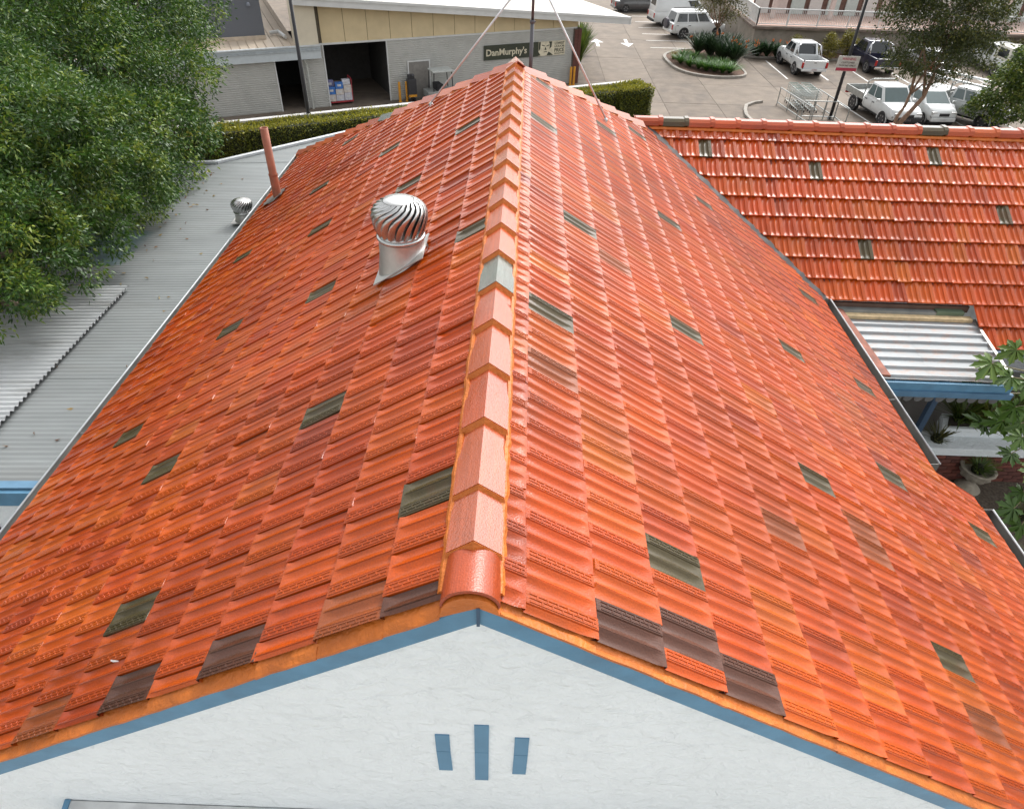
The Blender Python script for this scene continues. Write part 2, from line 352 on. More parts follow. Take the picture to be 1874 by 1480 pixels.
house = thing('house', 'house with glossy orange tiled gable roof and white rendered wall', 'house', (0, 6, 3.2), world=True)
M_UNDER = mat('roof_underlay', (.16, .035, .018), .8)
def roof_deck():
    d = .012; z0 = TILE_Z - d; r = MB()
    xl, xr = -4.14, 4.48; zl, zr = z0 - M_SL * 4.14, z0 - M_SL * 4.48; yb = YF + 4.3
    r.add([(0, YN + .02, z0), (0, YF, z0), (xl, YF + 4.14, zl), (xl, YN + .02, zl)], [(0, 1, 2, 3)])
    r.add([(0, YN + .02, z0), (5.05, YN + .02, z0 - M_SL * 5.05), (5.05, 5.05, z0 - M_SL * 5.05), (xr, 5.05, zr), (xr, 13.19 - xr, zr), (1.99, WY, z0 - M_SL * 1.99), (1.9, YF + 1.9, z0 - M_SL * 1.9), (0, YF, z0)], [tuple(range(8))])
    r.add([(0, YF, z0), (1.99, WY, z0 - M_SL * 1.99), (4.1, YF + 4.14, zl), (xl, YF + 4.14, zl)], [(0, 1, 2, 3)])
    return r.build('main_roof', M_UNDER, house)
main_roof = roof_deck()
def wing_deck():
    d = .012; z0 = WZ - d; r = MB()
    def zz(y): return z0 - M_SL * (WY - y)
    r.add([(1.99, WY, z0), (11, WY, z0), (11, 8.05, zz(8.05)), (6.78, 8.05, zz(8.05)), (6.78, 8.62, zz(8.62)), (13.19 - 8.64, 8.64, zz(8.64))], [tuple(range(6))])
    r.add([(1.99, WY, z0), (1.99, 14.4, z0 - M_SL * 3.2), (11, 14.4, z0 - M_SL * 3.2), (11, WY, z0)], [(0, 1, 2, 3)])
    r.add([(11, WY, z0), (11, 14.4, z0 - M_SL * 3.2), (11, 14.4, 3.2), (11, 8.6, 3.2), (11, 8.05, zz(8.05))], [tuple(range(5))])
    return r.build('wing_roof', M_UNDER, house)
wing_roof = wing_deck()

TV, TF, TUV = tile_arrays()
PV, PF, PUV = tile_arrays(press=True)
def lay(slope, r0, r1, clips, keep):
    """all tiles of a slope: list of dicts with matrix, tint, cut mesh data"""
    out = []
    for c in range(0, slope.n + 1):
        for j in range(math.floor(r0 / slope.W) - 1, math.ceil(r1 / slope.W) + 1):
            P = slope.corner(c, j)
            ctr = P + slope.up * slope.G * .5 + slope.right * slope.W * .5
            if not keep(ctr, c): continue
            M = Matrix((slope.right, slope.up, slope.nor)).transposed().to_4x4()
            jit = Matrix.Rotation(random.gauss(0, .006), 4, 'Z') @ Matrix.Rotation(random.gauss(0, .006), 4, 'X') @ Matrix.Rotation(random.gauss(0, .009), 4, 'Y')
            if slope is SL_W: jit = jit @ Matrix.Rotation(-.045, 4, 'X')
            S = Matrix.Diagonal((slope.W / .2, slope.G / .345, 1.2 if slope is SL_W else 1, 1))
            MM = Matrix.Translation(P + slope.nor * random.gauss(0, .0012) + slope.up * (random.gauss(0, .003) - (.014 if random.random() < .03 else 0))) @ M @ jit @ S
            cor = [slope.corner(c, j) + slope.right * a * slope.W * 1.02 + slope.up * b * (slope.G + .035) for a in (-.01, 1) for b in (-.01, 1)]
            cut = [(co, no) for co, no in clips(ctr) if any((q - Vector(co)).dot(Vector(no)) > 0 for q in cor)]
            if any(all((q - Vector(co)).dot(Vector(no)) > 0 for q in cor) for co, no in cut): continue
            px = [topix(q) for q in (cor[0], cor[1], cor[3], cor[2])]
            ar = 0
            if all(p[2] > .1 for p in px): ar = abs(sum(px[i][0] * px[(i + 1) % 4][1] - px[(i + 1) % 4][0] * px[i][1] for i in range(4))) / 2
            cx, cy, _ = topix(ctr)
            if not (-30 < cx < 1904 and -30 < cy < 1510): ar = 0
            t = slope.special.get((c, j)) or rand_tint()
            out.append(dict(M=MM, tint=t, cut=cut, area=ar, c=c, j=j, slope=slope))
    return out
s2 = math.sqrt(.5)
HIP_L = lambda c: [((0, YN, 0), (0, -1, 0)), ((0, YF, 0), (s2, s2, 0))]
def clips_L(ctr): return [((0, YN, 0), (0, -1, 0)), ((0, YF, 0), (s2, s2, 0)), ((-.06, 0, 0), (1, 0, 0))]
def clips_R(ctr):
    r = [((0, YN, 0), (0, -1, 0)), ((.06, 0, 0), (-1, 0, 0))]
    if ctr.x < 2.0: r.append(((0, YF, 0), (-s2, s2, 0)))
    if ctr.x > 1.7: r.append(((4, 13.19 - 4 + .05, 0), (s2, s2, 0)))
    if ctr.x > 4.4: r.append(((0, 5.06, 0), (0, 1, 0)))
    return r
def clips_W(ctr):
    r = [((4, 13.19 - 4 + .06, 0), (-s2, -s2, 0)), ((0, WY - .03, 0), (0, 1, 0)), ((10.95, 0, 0), (1, 0, 0))]
    if ctr.y < 8.5: r.append(((6.76, 0, 0), (-1, 0, 0)))
    return r
tiles = lay(SL_L, -14, -1.2, clips_L, lambda p, c: p.x < -.02 and p.y < YF - p.x + .3)
tiles += lay(SL_R, 1.2, 12, clips_R, lambda p, c: p.x > .02 and (c <= 15 or p.y < 5.2))
tiles += lay(SL_W, 1.8, 11.2, clips_W, lambda p, c: c <= 8 or p.x > 6.7)
def cut_mesh(t):
    b = bmesh.new(); uvl = b.loops.layers.uv.new('UVMap'); V_, F_, U_ = (PV, PF, PUV) if t['press'] else (TV, TF, TUV)
    vv = [b.verts.new(t['M'] @ Vector(p)) for p in V_.tolist()]; b.verts.ensure_lookup_table()
    for f in F_.tolist():
        ff = b.faces.new([vv[i] for i in f]); ff.smooth = True
        for l, i in zip(ff.loops, f): l[uvl].uv = U_[i]
    for co, no in t['cut']:
        bmesh.ops.bisect_plane(b, geom=b.verts[:] + b.edges[:] + b.faces[:], plane_co=co, plane_no=no, clear_outer=True)
    bmesh.ops.triangulate(b, faces=b.faces[:])
    return b
def white(me):
    a = me.attributes.new('tint', 'FLOAT_COLOR', 'POINT'); a.data.foreach_set('color', np.ones(len(me.vertices) * 4, np.float32))
TILE_MESH = mesh_np('roof_tile', PV, PF, uv=PUV, colr=np.ones((len(PV), 4)), smooth=True); TILE_MESH.set_sharp_from_angle(angle=R(28)); TILE_MESH.materials.append(TILE_MAT)
rank = sorted(range(len(tiles)), key=lambda i: -tiles[i]['area']); top = set(rank[:300])
BV, BF, BU, BC, o = [], [], [], [], 0
for i, t in enumerate(tiles):
    par = wing_roof if t['slope'] is SL_W else main_roof
    t['press'] = i in top
    if t['cut']:
        b = cut_mesh(t)
        if not b.faces: b.free(); continue
    if i in top:
        if t['cut']:
            me = bpy.data.meshes.new('roof_tile'); b.to_mesh(me); b.free(); me.set_sharp_from_angle(angle=R(28)); white(me); me.materials.append(TILE_MAT); ob = put('roof_tile', me, None, par)
        else: ob = put('roof_tile', TILE_MESH, None, par, t['M'])
        ob.color = (*t['tint'], 1)
    elif t['cut']:
        uvl = b.loops.layers.uv.active; b.verts.ensure_lookup_table()
        for f in b.faces:
            n0 = len(BC) if False else o
            for l in f.loops: BV.append(np.array([l.vert.co[:]], np.float32)); BU.append(np.array([l[uvl].uv[:]], np.float32))
            BC.append(np.tile(np.array([[*t['tint'], 1]], np.float32), (3, 1))); BF.append(np.array([[o, o + 1, o + 2]], np.int32)); o += 3
        b.free()
    else:
        Mn = np.array(t['M'], np.float32); P = TV @ Mn[:3, :3].T + Mn[:3, 3]
        BV.append(P); BU.append(TUV); BC.append(np.tile(np.array([[*t['tint'], 1]], np.float32), (len(P), 1)))
        BF.append(np.concatenate([TF[:, [0, 1, 2]], TF[:, [0, 2, 3]]]) + o); o += len(P)
rest = mesh_np('roof_tiles', np.concatenate(BV), np.concatenate(BF), uv=np.concatenate(BU), colr=np.concatenate(BC), smooth=True); rest.set_sharp_from_angle(angle=R(28)); rest.materials.append(TILE_MAT)
ob = put('roof_tiles', rest, None, main_roof); ob['kind'] = 'stuff'; ob['label'] = 'farther glossy orange clay tiles of the roof slopes'
print('tiles', len(tiles), 'individual', len(top))

# ---- mortar, ridge caps, hip caps
M_MORT = mat('orange_pointing', (.50, .128, .011), .55, var=.22, scale=9, bump=.5, bscale=45, dirt=(.33, .075, .010), dscale=4, damt=.5)
def cap_material():
    m = TILE_MAT.copy(); m.name = 'glazed_ridge_cap'; b = m.node_tree.nodes['Principled BSDF']
    for n in list(m.node_tree.nodes):
        if n.type == 'TEX_BRICK': n.inputs['Mortar Size'].default_value = 0.0
    b.inputs['Coat Weight'].default_value = 1.0; b.inputs['Coat Roughness'].default_value = .09; b.inputs['Coat IOR'].default_value = 2.1; return m
CAP_MAT = cap_material()
def cap_mesh(prof, Lc, lift, thick=.016, collar=0.0, clen=.055):
    """prof: list of (x, z) across the cap, apex in the middle; y runs from the raised lower end (0) to the covered end"""
    rings = []
    ys = [0, clen, clen + .012, Lc] if collar else [0, Lc]
    for y in ys:
        e = lift * (1 - y / Lc) + (collar if collar and y <= clen else 0); sc = 1 + .025 * (1 - y / Lc) + (collar * 2.5 if collar and y <= clen else 0)
        top = [Vector((x * sc, y, z + e)) for x, z in prof]; bot = [Vector((x * sc * .93, y, z + e - thick)) for x, z in reversed(prof)]
        rings.append(top + bot)
    m = MB().loft(rings); me = m.mesh('ridge_cap', smooth=True); me.set_sharp_from_angle(angle=R(32))
    white(me); me.uv_layers.new(name='UVMap'); me.materials.append(CAP_MAT); return me
V_PROF = [(-.104, -.080), (0, 0), (.104, -.080)]
R_PROF = [(.106 * math.cos(a), .092 * math.sin(a) - .092) for a in [R(180 - 180 * k / 16) for k in range(17)]]
A_PROF = [(-.12, -.105), (-.105, -.045), (-.055, -.008), (.055, -.008), (.105, -.045), (.12, -.105)]
END_MAT = CAP_MAT.copy(); END_MAT.name = 'glazed_end_cap'; END_MAT.node_tree.nodes['Principled BSDF'].inputs['Coat IOR'].default_value = 1.42; END_MAT.node_tree.nodes['Principled BSDF'].inputs['Coat Roughness'].default_value = .22
CAP_V, CAP_R, CAP_A = cap_mesh(V_PROF, .45, .034, thick=.009), cap_mesh(R_PROF, .22, .022), cap_mesh(A_PROF, .43, .004, collar=.014, clen=.062)
CAP_R.materials[0] = END_MAT; CAP_A.materials[0] = END_MAT; CAP_H = CAP_V.copy(); CAP_H.materials[0] = END_MAT
def chevron():
    """pointing that closes the raised end of a cap against the cap below it: face slopes outwards, ragged lower edge"""
    n = 9; top, bot, bk = [], [], []
    for k in range(n):
        u = -1 + 2 * k / (n - 1); x = .104 * u; z = -.080 * abs(u)
        top.append(Vector((x * 1.03, -.005, z + .0315))); bot.append(Vector((x * 1.08, -.030 + random.uniform(-.005, .005), z - .016))); bk.append(Vector((x, .10, z - .02)))
    m = MB(); m.add(top + bot + bk, [(k, k + 1, n + k + 1, n + k) for k in range(n - 1)] + [(n + k, n + k + 1, 2 * n + k + 1, 2 * n + k) for k in range(n - 1)] + [(k + 1, k, 2 * n + k, 2 * n + k + 1) for k in range(n - 1)] + [(0, n, 2 * n), (n - 1, 3 * n - 1, 2 * n - 1)])
    return m.mesh('cap_pointing')
CHEV = chevron(); CHEV.materials.append(M_MORT)
def axis_frame(P, along, upv=(0, 0, 1)):
    y = Vector(along).normalized(); x = y.cross(Vector(upv)).normalized(); z = x.cross(y)
    return Matrix.Translation(P) @ Matrix((x, y, z)).transposed().to_4x4()
def tint_cap(o, grey=False):
    c = random.choice([(.41, .070, .016), (.41, .078, .022), (.39, .064, .018), (.43, .085, .016)]); k = random.uniform(.9, 1.12)
    o.color = (*(GREY if grey == 1 else (.10, .12, .10) if grey else [v * k for v in c]), 1)
def cap_at(me, P, along, parent, grey=False, point=True, name='ridge_cap'):
    M = axis_frame(P, along); c = put(name, me, None, parent, M @ Matrix.Rotation(random.gauss(0, .006), 4, 'Y')); tint_cap(c, grey)
    if point: put('cap_pointing', CHEV, None, parent, M)
ye = [onz(876, 990, RIDGE_Z).y, onz(884, 886, RIDGE_Z).y]
cap_at(CAP_R, (0, YN - .035, RIDGE_Z - .03), (0, 1, 0), main_roof, point=False)
for Y in ye + [1.469 + .41 * k for k in range(2, 19)]:
    g = 2 if abs(Y - (1.469 + .41 * 5)) < .2 and 0 else False
    cap_at(CAP_V, (0, Y, RIDGE_Z - .034 + .006), (0, 1, 0), main_roof, grey=(2 if abs(Y - 3.519) < .05 else False))
# the mouth of the first, rounded cap is filled with mortar, and the caps are bedded along both sides
b = MB(); b.prism([(x * .97, YN - .045, RIDGE_Z - .04 + z * .97) for x, z in R_PROF] + [(.15, YN - .045, RIDGE_Z - .166), (.03, YN - .045, RIDGE_Z - .095), (-.12, YN - .045, RIDGE_Z - .166)], (0, .2, 0)); b.build('cap_mouth_mortar', M_MORT, main_roof)
def bed_strip(pts, name='ridge_bedding', par=None, wob=.006):
    """ragged mortar bead: pts = list of (centre, half width vector, up vector)"""
    m = MB(); rings = []
    for c, hw, up in pts:
        c, hw, up = Vector(c), Vector(hw), Vector(up); k = 1 + random.uniform(-.2, .25)
        rings.append([c - hw, c - hw * .9 + up * .8 * k, c + hw * .1 + up * k, c + hw * k, c + hw - up * .6, c - hw - up * .6])
    m.loft(rings).build(name, M_MORT, par or main_roof)
for sgn in (-1, 1):
    pts = []
    for i in range(150):
        y = YN + .02 + (YF - YN) * i / 149; x = .108 + random.uniform(-.004, .004); zt = TILE_Z - M_SL * x + .026
        pts.append(((sgn * x, y, zt), (sgn * .014, 0, -.009), (sgn * .003, 0, .008)))
    bed_strip(pts)
for sgn, n in ((-1, 15), (1, 7)):
    d = Vector((sgn, 1, -M_SL)); dl = d.length; d.normalize(); P0 = Vector((0, YF, RIDGE_Z - .01)); Ltot = (4.25 if sgn < 0 else 1.98) * dl
    k = 0; s = Ltot; side = Vector((1, -sgn, 0)).normalized()
    while s > .3:
        cap_at(CAP_H, P0 + d * s, -d, main_roof, grey=(2 if sgn < 0 and k == 8 else False), name='hip_cap'); s -= .412; k += 1
    for sd2 in (-1, 1):
        pts = [(P0 + d * (Ltot * i / 80) + side * sd2 * (.105 + random.uniform(-.005, .005)) + Vector((0, 0, -.092)), side * sd2 * .026 + Vector((0, 0, -.01)), (0, 0, .02)) for i in range(81)]
        bed_strip(pts, 'hip_bedding')
k = 0
P = Vector((1.93, WY, WZ + .085))
while P.x < 11:
    cap_at(CAP_A, P + Vector((.41, 0, 0)), (-1, 0, 0), wing_roof, grey=(1 if k in (1, 11) else False), point=False); P.x += .41; k += 1
for s2_ in (-1, 1):
    bed_strip([((1.9 + 9.1 * i / 160, WY + s2_ * .125, WZ - .052), (0, s2_ * .02, -.008), (0, 0, .014)) for i in range(161)], 'ridge_bedding', wing_roof)
# valley: dark metal tray with a ragged zigzag edge
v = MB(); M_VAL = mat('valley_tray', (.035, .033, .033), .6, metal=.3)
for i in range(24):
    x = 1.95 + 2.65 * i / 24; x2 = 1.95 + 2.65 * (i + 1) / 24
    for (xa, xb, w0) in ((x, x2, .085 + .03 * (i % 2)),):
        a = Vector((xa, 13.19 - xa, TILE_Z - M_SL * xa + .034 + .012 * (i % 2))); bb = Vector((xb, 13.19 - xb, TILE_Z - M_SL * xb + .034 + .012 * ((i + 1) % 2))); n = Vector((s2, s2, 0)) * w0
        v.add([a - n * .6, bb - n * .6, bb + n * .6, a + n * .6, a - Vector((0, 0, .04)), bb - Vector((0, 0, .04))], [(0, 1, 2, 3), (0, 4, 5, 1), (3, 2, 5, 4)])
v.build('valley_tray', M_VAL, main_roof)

# ---- gable end: mortar under the verge tiles, barge boards, wall, vents
M_BLUE = mat('blue_paint', (.085, .215, .335), .55, var=.12, scale=7, bump=.15, bscale=25, dirt=(.07, .14, .21), dscale=3, damt=.6, stretch=(1, 1, 1))
def stucco():
    m = bpy.data.materials.new('white_render'); t, N, L, b = nodes_of(m); b.inputs['Roughness'].default_value = .75
    tc = N.new('ShaderNodeTexCoord'); geo = tc.outputs['Object']
    n1 = N.new('ShaderNodeTexNoise'); n1.inputs['Scale'].default_value = 1.2; n1.inputs['Detail'].default_value = 8; L.new(geo, n1.inputs['Vector'])
    rp = N.new('ShaderNodeValToRGB'); rp.color_ramp.elements[0].position = .35; rp.color_ramp.elements[0].color = (.745, .785, .80, 1); rp.color_ramp.elements[1].position = .6; rp.color_ramp.elements[1].color = (.775, .815, .832, 1)
    L.new(n1.outputs[0], rp.inputs[0]); L.new(rp.outputs[0], b.inputs['Base Color'])
    mp = N.new('ShaderNodeMapping'); mp.inputs['Scale'].default_value = (1, 1, 1.35); mp.inputs['Rotation'].default_value = (0, .5, 0); L.new(geo, mp.inputs[0])
    wv = N.new('ShaderNodeTexNoise'); wv.inputs['Scale'].default_value = 11; wv.inputs['Detail'].default_value = 4; wv.inputs['Distortion'].default_value = .9; L.new(mp.outputs[0], wv.inputs['Vector'])
    vo = N.new('ShaderNodeTexVoronoi'); vo.feature = 'DISTANCE_TO_EDGE'; vo.inputs['Scale'].default_value = 3.2; vo.inputs['Randomness'].default_value = 1
    dd = N.new('ShaderNodeVectorMath'); dd.operation = 'MULTIPLY_ADD'; dd.inputs[1].default_value = (.5, .5, .5); L.new(wv.outputs['Color'], dd.inputs[0]); L.new(mp.outputs[0], dd.inputs[2]); L.new(dd.outputs[0], vo.inputs['Vector'])
    cr = N.new('ShaderNodeMapRange'); cr.inputs[1].default_value = 0; cr.inputs[2].default_value = .035; cr.inputs[3].default_value = 1; cr.inputs[4].default_value = 0; L.new(vo.outputs['Distance'], cr.inputs[0])
    ad = N.new('ShaderNodeMath'); ad.operation = 'MULTIPLY_ADD'; ad.inputs[1].default_value = .05; L.new(cr.outputs[0], ad.inputs[0]); L.new(wv.outputs[0], ad.inputs[2])
    fn = N.new('ShaderNodeTexNoise'); fn.inputs['Scale'].default_value = 38; fn.inputs['Detail'].default_value = 5; L.new(geo, fn.inputs['Vector'])
    a2 = N.new('ShaderNodeMath'); a2.operation = 'MULTIPLY_ADD'; a2.inputs[1].default_value = .35; L.new(fn.outputs[0], a2.inputs[0]); L.new(ad.outputs[0], a2.inputs[2])
    bp = N.new('ShaderNodeBump'); bp.inputs['Strength'].default_value = .85; bp.inputs['Distance'].default_value = .03; L.new(a2.outputs[0], bp.inputs['Height']); L.new(bp.outputs[0], b.inputs['Normal'])
    MATS['white_render'] = m; return m
M_WALL = stucco()
BF_Y, AP = 1.372, 9.112                         # barge board face, its apex height
MF = {-1: .622, 1: .640}
ZB = lambda x, s=-1: AP - MF[s] * abs(x)
w_ = MB()
w_.prism([(-3.95, 1.40, 3.2), (-3.95, 1.40, ZB(3.95) - .06), (0.03, 1.40, AP - .06), (4.3, 1.40, ZB(4.3, 1) - .06), (4.3, 1.40, 3.2)], (0, .2, 0))
gable = w_.build('gable_wall', M_WALL, house)
for s, xe in ((-1, 4.35), (1, 5.2)):
    p = MB(); x0 = .03
    p.prism([(x0, BF_Y, AP), (x0, BF_Y, AP - .118), (x0 + s * xe, BF_Y, ZB(xe, s) - .118), (x0 + s * xe, BF_Y, ZB(xe, s))], (0, .045, 0)); p.build('barge_board', M_BLUE, house, bevel=.004, seg=1)
p = MB(); p.box((.03, BF_Y - .004, AP - .062), (.012, .012, .112)); p.build('barge_joint_cover', mat('dark_blue_joint', (.035, .075, .13), .6), house)
def verge_mortar(slope, s, n):
    """bedding under the end tiles: stepped top where each tile nose sits proud of the next"""
    for c in range(0, n + 1):
        d1 = slope.off + c * slope.G; d0 = max(.13, d1 - slope.G)
        if d1 <= .15: continue
        def pt(d, dz): x = d * CA; return Vector((s * x, 0, TILE_Z - M_SL * x + dz))
        rag = [random.uniform(-.003, .003) for _ in range(5)]
        half = c % 2 == (0 if s < 0 else 1); rings = []
        for k in range(5):
            q = pt(d0 + (d1 - d0) * k / 4, 0); zf_ = AP - MF[s] * abs(q.x - .03); yb = BF_Y - .006 + random.uniform(-.003, .003); zt_ = q.z - .003 + .007 * k / 4 + rag[k]
            yt = YN - .008 + (.014 if half else 0) + random.uniform(-.004, .004)
            rings.append([Vector((q.x, yb, zf_ - .003)), Vector((q.x, yb - .004, zf_ + .018)), Vector((q.x, yt - .012, zt_ - .006)), Vector((q.x, yt + .02, zt_ + .004)), Vector((q.x, YN + .08, zt_ - .02)), Vector((q.x, YN + .08, zf_ - .003))])
        m = MB(); m.loft(rings); m.build('verge_mortar', M_MORT, main_roof)
verge_mortar(SL_L, -1, 15); verge_mortar(SL_R, 1, 17)
M_SLOT = mat('blue_vent_paint', (.10, .225, .345), .6, var=.08)
for (x0, x1, xb0, xb1, zt, zb) in ((-.176, -.110, -.171, -.105, 8.05, 7.675), (.005, .071, .005, .071, 8.155, 7.575), (.190, .256, .188, .254, 8.045, 7.66)):
    zm = (zt + zb) / 2 + .02
    for a, c_ in ((zt, zm + .002), (zm - .002, zb)):
        s = MB(); s.prism([(x0, 1.394, a), (x1, 1.394, a), (xb1 if c_ == zb else x1, 1.394, c_), (xb0 if c_ == zb else x0, 1.394, c_)], (0, .01, 0)); s.build('vent_slot', M_SLOT, gable)
h = MB(); h.prism([(-2.21, 1.395, 7.105), (-2.21, .95, 6.96), (-2.21, .95, 6.90), (-2.21, 1.395, 6.90)], (4.6, 0, 0))
h.build('window_hood', mat('hood_top', (.55, .56, .55), .8, var=.2, scale=6, dirt=(.25, .24, .22), dscale=4), house)
h = MB(); h.prism([(-2.24, 1.397, 7.115), (-2.24, .93, 6.965), (-2.24, .93, 6.90), (-2.24, 1.397, 6.90)], (.03, 0, 0)); h.build('hood_edge', M_BLUE, house)
wl = MB(); wl.box((-3.9, 7.2, 4.85), (.2, 11.3, 3.1)); wl.build('side_wall', M_WALL, house)
wl = MB(); wl.box((4.2, 5.3, 4.6), (.2, 7.2, 2.7)); wl.build('side_wall', M_WALL, house)
wl = MB(); wl.box((8.0, 10.6, 4.5), (5.9, .2, 2.7)); wl.build('wing_wall', M_WALL, house)

# ---- gutters and fascia
M_GUT = mat('zinc_gutter', (.22, .215, .20), .5, metal=.35, var=.2, scale=3, dirt=(.13, .12, .11), dscale=2, damt=.7)
M_GIN = M_GUT
def gutter(name, xa, y0, y1, zt, sgn, wd=.115, dp=.085, par=house, bx=None):
    t = .006; sec = [(0, 0), (0, -dp), (wd, -dp), (wd, .006), (wd + .012, .006), (wd + .012, -.008), (wd + .006, -.012), (wd + t, -dp - t), (-t, -dp - t), (-t, 0)]
    m = MB(); m.loft([[Vector((xa + sgn * a, y, zt + b)) for a, b in sec] for y in (y0, y1)]); g = m.build(name, M_GUT, par)
    lp = MB(); lp.tube((xa + sgn * (wd + .006), y0, zt + .004), (xa + sgn * (wd + .006), y1, zt + .004), .011, n=8); lp.build('gutter_lip', mat('gutter_lip_highlight', (.40, .42, .43), .5, metal=.2), g, smooth=True)  # lip paler than the gutter: a highlight painted along the outer edge
    for k, y in enumerate(np.arange(y0 + 1.1, y1, 2.4)):
        s = MB(); s.bar((xa, y, zt - .012), (xa + sgn * wd, y, zt - .004), .012, .003); s.build('gutter_strap', mat('dull_strap', (.12, .12, .12), .8), g)
    for y in (y0, y1):
        s = MB(); s.prism([(xa - sgn * .004, y, zt), (xa - sgn * .004, y, zt - dp), (xa + sgn * wd, y, zt - dp), (xa + sgn * wd, y, zt + .004)], (0, .004, 0)); s.build('gutter_end', M_GUT, g)
gutter('gutter', -4.165, 1.5, 13.2, 6.47, -1, .13); gutter('gutter', 4.52, 5.2, 8.60, 6.265, 1, .15, .1); gutter('gutter', 5.09, 1.5, 4.9, 5.915, 1, .15, .1)
f = MB(); f.box((-4.12, 7.3, 6.36), (.03, 11.5, .2)); f.build('fascia_board', M_BLUE, house)
f = MB(); f.box((4.48, 6.95, 6.12), (.03, 3.7, .2)); f.build('fascia_board', M_BLUE, house)
f = MB(); f.box((5.05, 3.2, 5.78), (.03, 3.5, .18)); f.build('fascia_board', M_BLUE, house)
f = MB(); f.box((4.77, 5.045, 6.0), (.62, .03, .22), Matrix.Rotation(math.atan(M_SL), 3, 'Y')); f.build('return_flashing', M_GUT, house)
f = MB(); f.box((8.9, 8.02, 5.83), (4.2, .1, .09)); f.build('gutter', mat('blue_gutter', (.16, .22, .30), .5), house)
f = MB(); f.box((5.65, 8.66, 6.15), (2.2, .04, .10)); f.build('fascia_board', mat('brown_fascia', (.12, .07, .05), .7), house)
# ================================================================== ON THE ROOF
M_ZINC = mat('galvanised_steel', (.50, .50, .49), .27, metal=.9, var=.12, scale=8, dirt=(.35, .33, .30), dscale=5, damt=.5)
M_ZINC2 = mat('dull_steel', (.50, .49, .47), .42, metal=.75, var=.2, scale=6, dirt=(.30, .27, .24), dscale=4, damt=.6)
def whirlybird(label, base, nrm, r, hh, collar_h, flash, tilt=True):
    """spinning roof ventilator: flashing sheet, throat, sleeve, finned turbine head, crown plate"""
    t = thing('roof_ventilator', label, 'roof vent', base)
    n = Vector(nrm)
    x = n.cross(Vector((0, 1, 0))).normalized(); y = n.cross(x)
    fl = MB(); L1, W1 = flash
    up = Vector((0, -1, 0)).cross(n); up = -up if up.z < 0 else up         # up-slope
    sd_ = Vector((0, 1, 0))
    fl.loft([[up * a + sd_ * b + n * z for (a, b) in ((-L1, -W1), (-L1, W1), (L1, W1), (L1, -W1))] for z in (.018, .024)]); fl.build('flashing', M_ZINC2, t)
    c0 = n * .01; th = MB()
    zc = collar_h
    th.loft([[Vector((r * .86 * k * math.cos(a), r * .86 * k * math.sin(a), 0)) + (Vector((0, 0, z)) if i else Vector((0, 0, -(n.x * math.cos(a) + n.y * math.sin(a)) * r * .86 * k / n.z))) for a in [2 * math.pi * q / 28 for q in range(28)]] for i, (k, z) in enumerate(((1.18, 0), (1.02, zc * .42), (1.0, zc)))], caps=False); th.build('throat', M_ZINC2, t, smooth=True)
    sl_ = MB(); sl_.lathe([(r * .90, zc - .012), (r * .93, zc), (r * .93, zc + .018), (r * .84, zc + .02)], 28); sl_.build('sleeve_band', M_ZINC, t, smooth=True)
    nf = 19; z0, z1 = zc + .02, zc + .02 + hh
    def rad(u): return r * (.78 + .26 * math.sin(math.pi * min(1, .08 + .72 * u))) if u < .6 else r * 1.04 * math.sqrt(max(.02, 1 - ((u - .6) / .475) ** 2.2))
    for k in range(nf):
        a0 = 2 * math.pi * k / nf; rings = []
        for i in range(13):
            u = i / 12; z = z0 + (z1 - z0) * u; rr = rad(u); sw = a0 + .30 * u + .9 * u ** 4
            wd = 2 * math.pi / nf * 1.15
            rings.append([Vector((rr * math.cos(sw), rr * math.sin(sw), z)), Vector((rr * 1.03 * math.cos(sw + wd * .4), rr * 1.03 * math.sin(sw + wd * .4), z + .002)), Vector((rr * .86 * math.cos(sw + wd * .95), rr * .86 * math.sin(sw + wd * .95), z - .004))])
        v = MB(); v.loft(rings, caps=False, closed=False); v.build('fin', M_ZINC, t, smooth=True, fix=False)
    inn = MB(); inn.lathe([(r * .55, z0), (r * .7, (z0 + z1) / 2), (r * .45, z1 - .02)], 20); inn.build('rotor_core', mat('vent_inside', (.02, .02, .02), .8), t)
    cr = MB(); ru = rad(.9); cr.lathe([(r * .58, z0 + hh * .985), (r * .56, z0 + hh * 1.015), (r * .3, z0 + hh * 1.03), (.01, z0 + hh * 1.035)], 28); cr.build('crown_plate', M_ZINC, t, smooth=True)
    bs = MB(); bs.lathe([(r * .86, z0 - .004), (r * .88, z0 + .012), (r * .8, z0 + .02)], 28); bs.build('base_ring', M_ZINC, t, smooth=True)
    return t
nL = Vector((-SA, 0, CA))
pb = onplane(738, 478, (-M_SL, 0, 1), TILE_Z + .03)
whirlybird('large silver spinning roof ventilator on the orange tiles beside the ridge', pb, nL, .198, .262, .21, (.23, .21))
PIPE_B = onplane(508, 360, (-M_SL, 0, 1), TILE_Z + .02); PIPE_T = ony(483, 234, PIPE_B.y)
t = thing('vent_pipe', 'tall brown vent pipe rising from the orange tiles above the left gutter', 'pipe', PIPE_B)
M_PIPE = mat('brown_pipe', (.30, .10, .055), .6, var=.2, scale=9, dirt=(.20, .08, .05), dscale=5)
hz = PIPE_T.z - PIPE_B.z
p = MB(); p.lathe([(.066, -.08), (.066, hz * .33), (.060, hz * .34), (.060, hz), (.050, hz), (.050, hz - .08)], 18, caps=False); p.build('pipe_shaft', M_PIPE, t, smooth=True)
p = MB(); p.lathe([(.071, hz * .325), (.073, hz * .335), (.071, hz * .345)], 18, caps=False); p.build('pipe_collar', M_PIPE, t)
p = MB()
up = Vector((CA, 0, SA)); sd_ = Vector((0, 1, 0)); ring = []
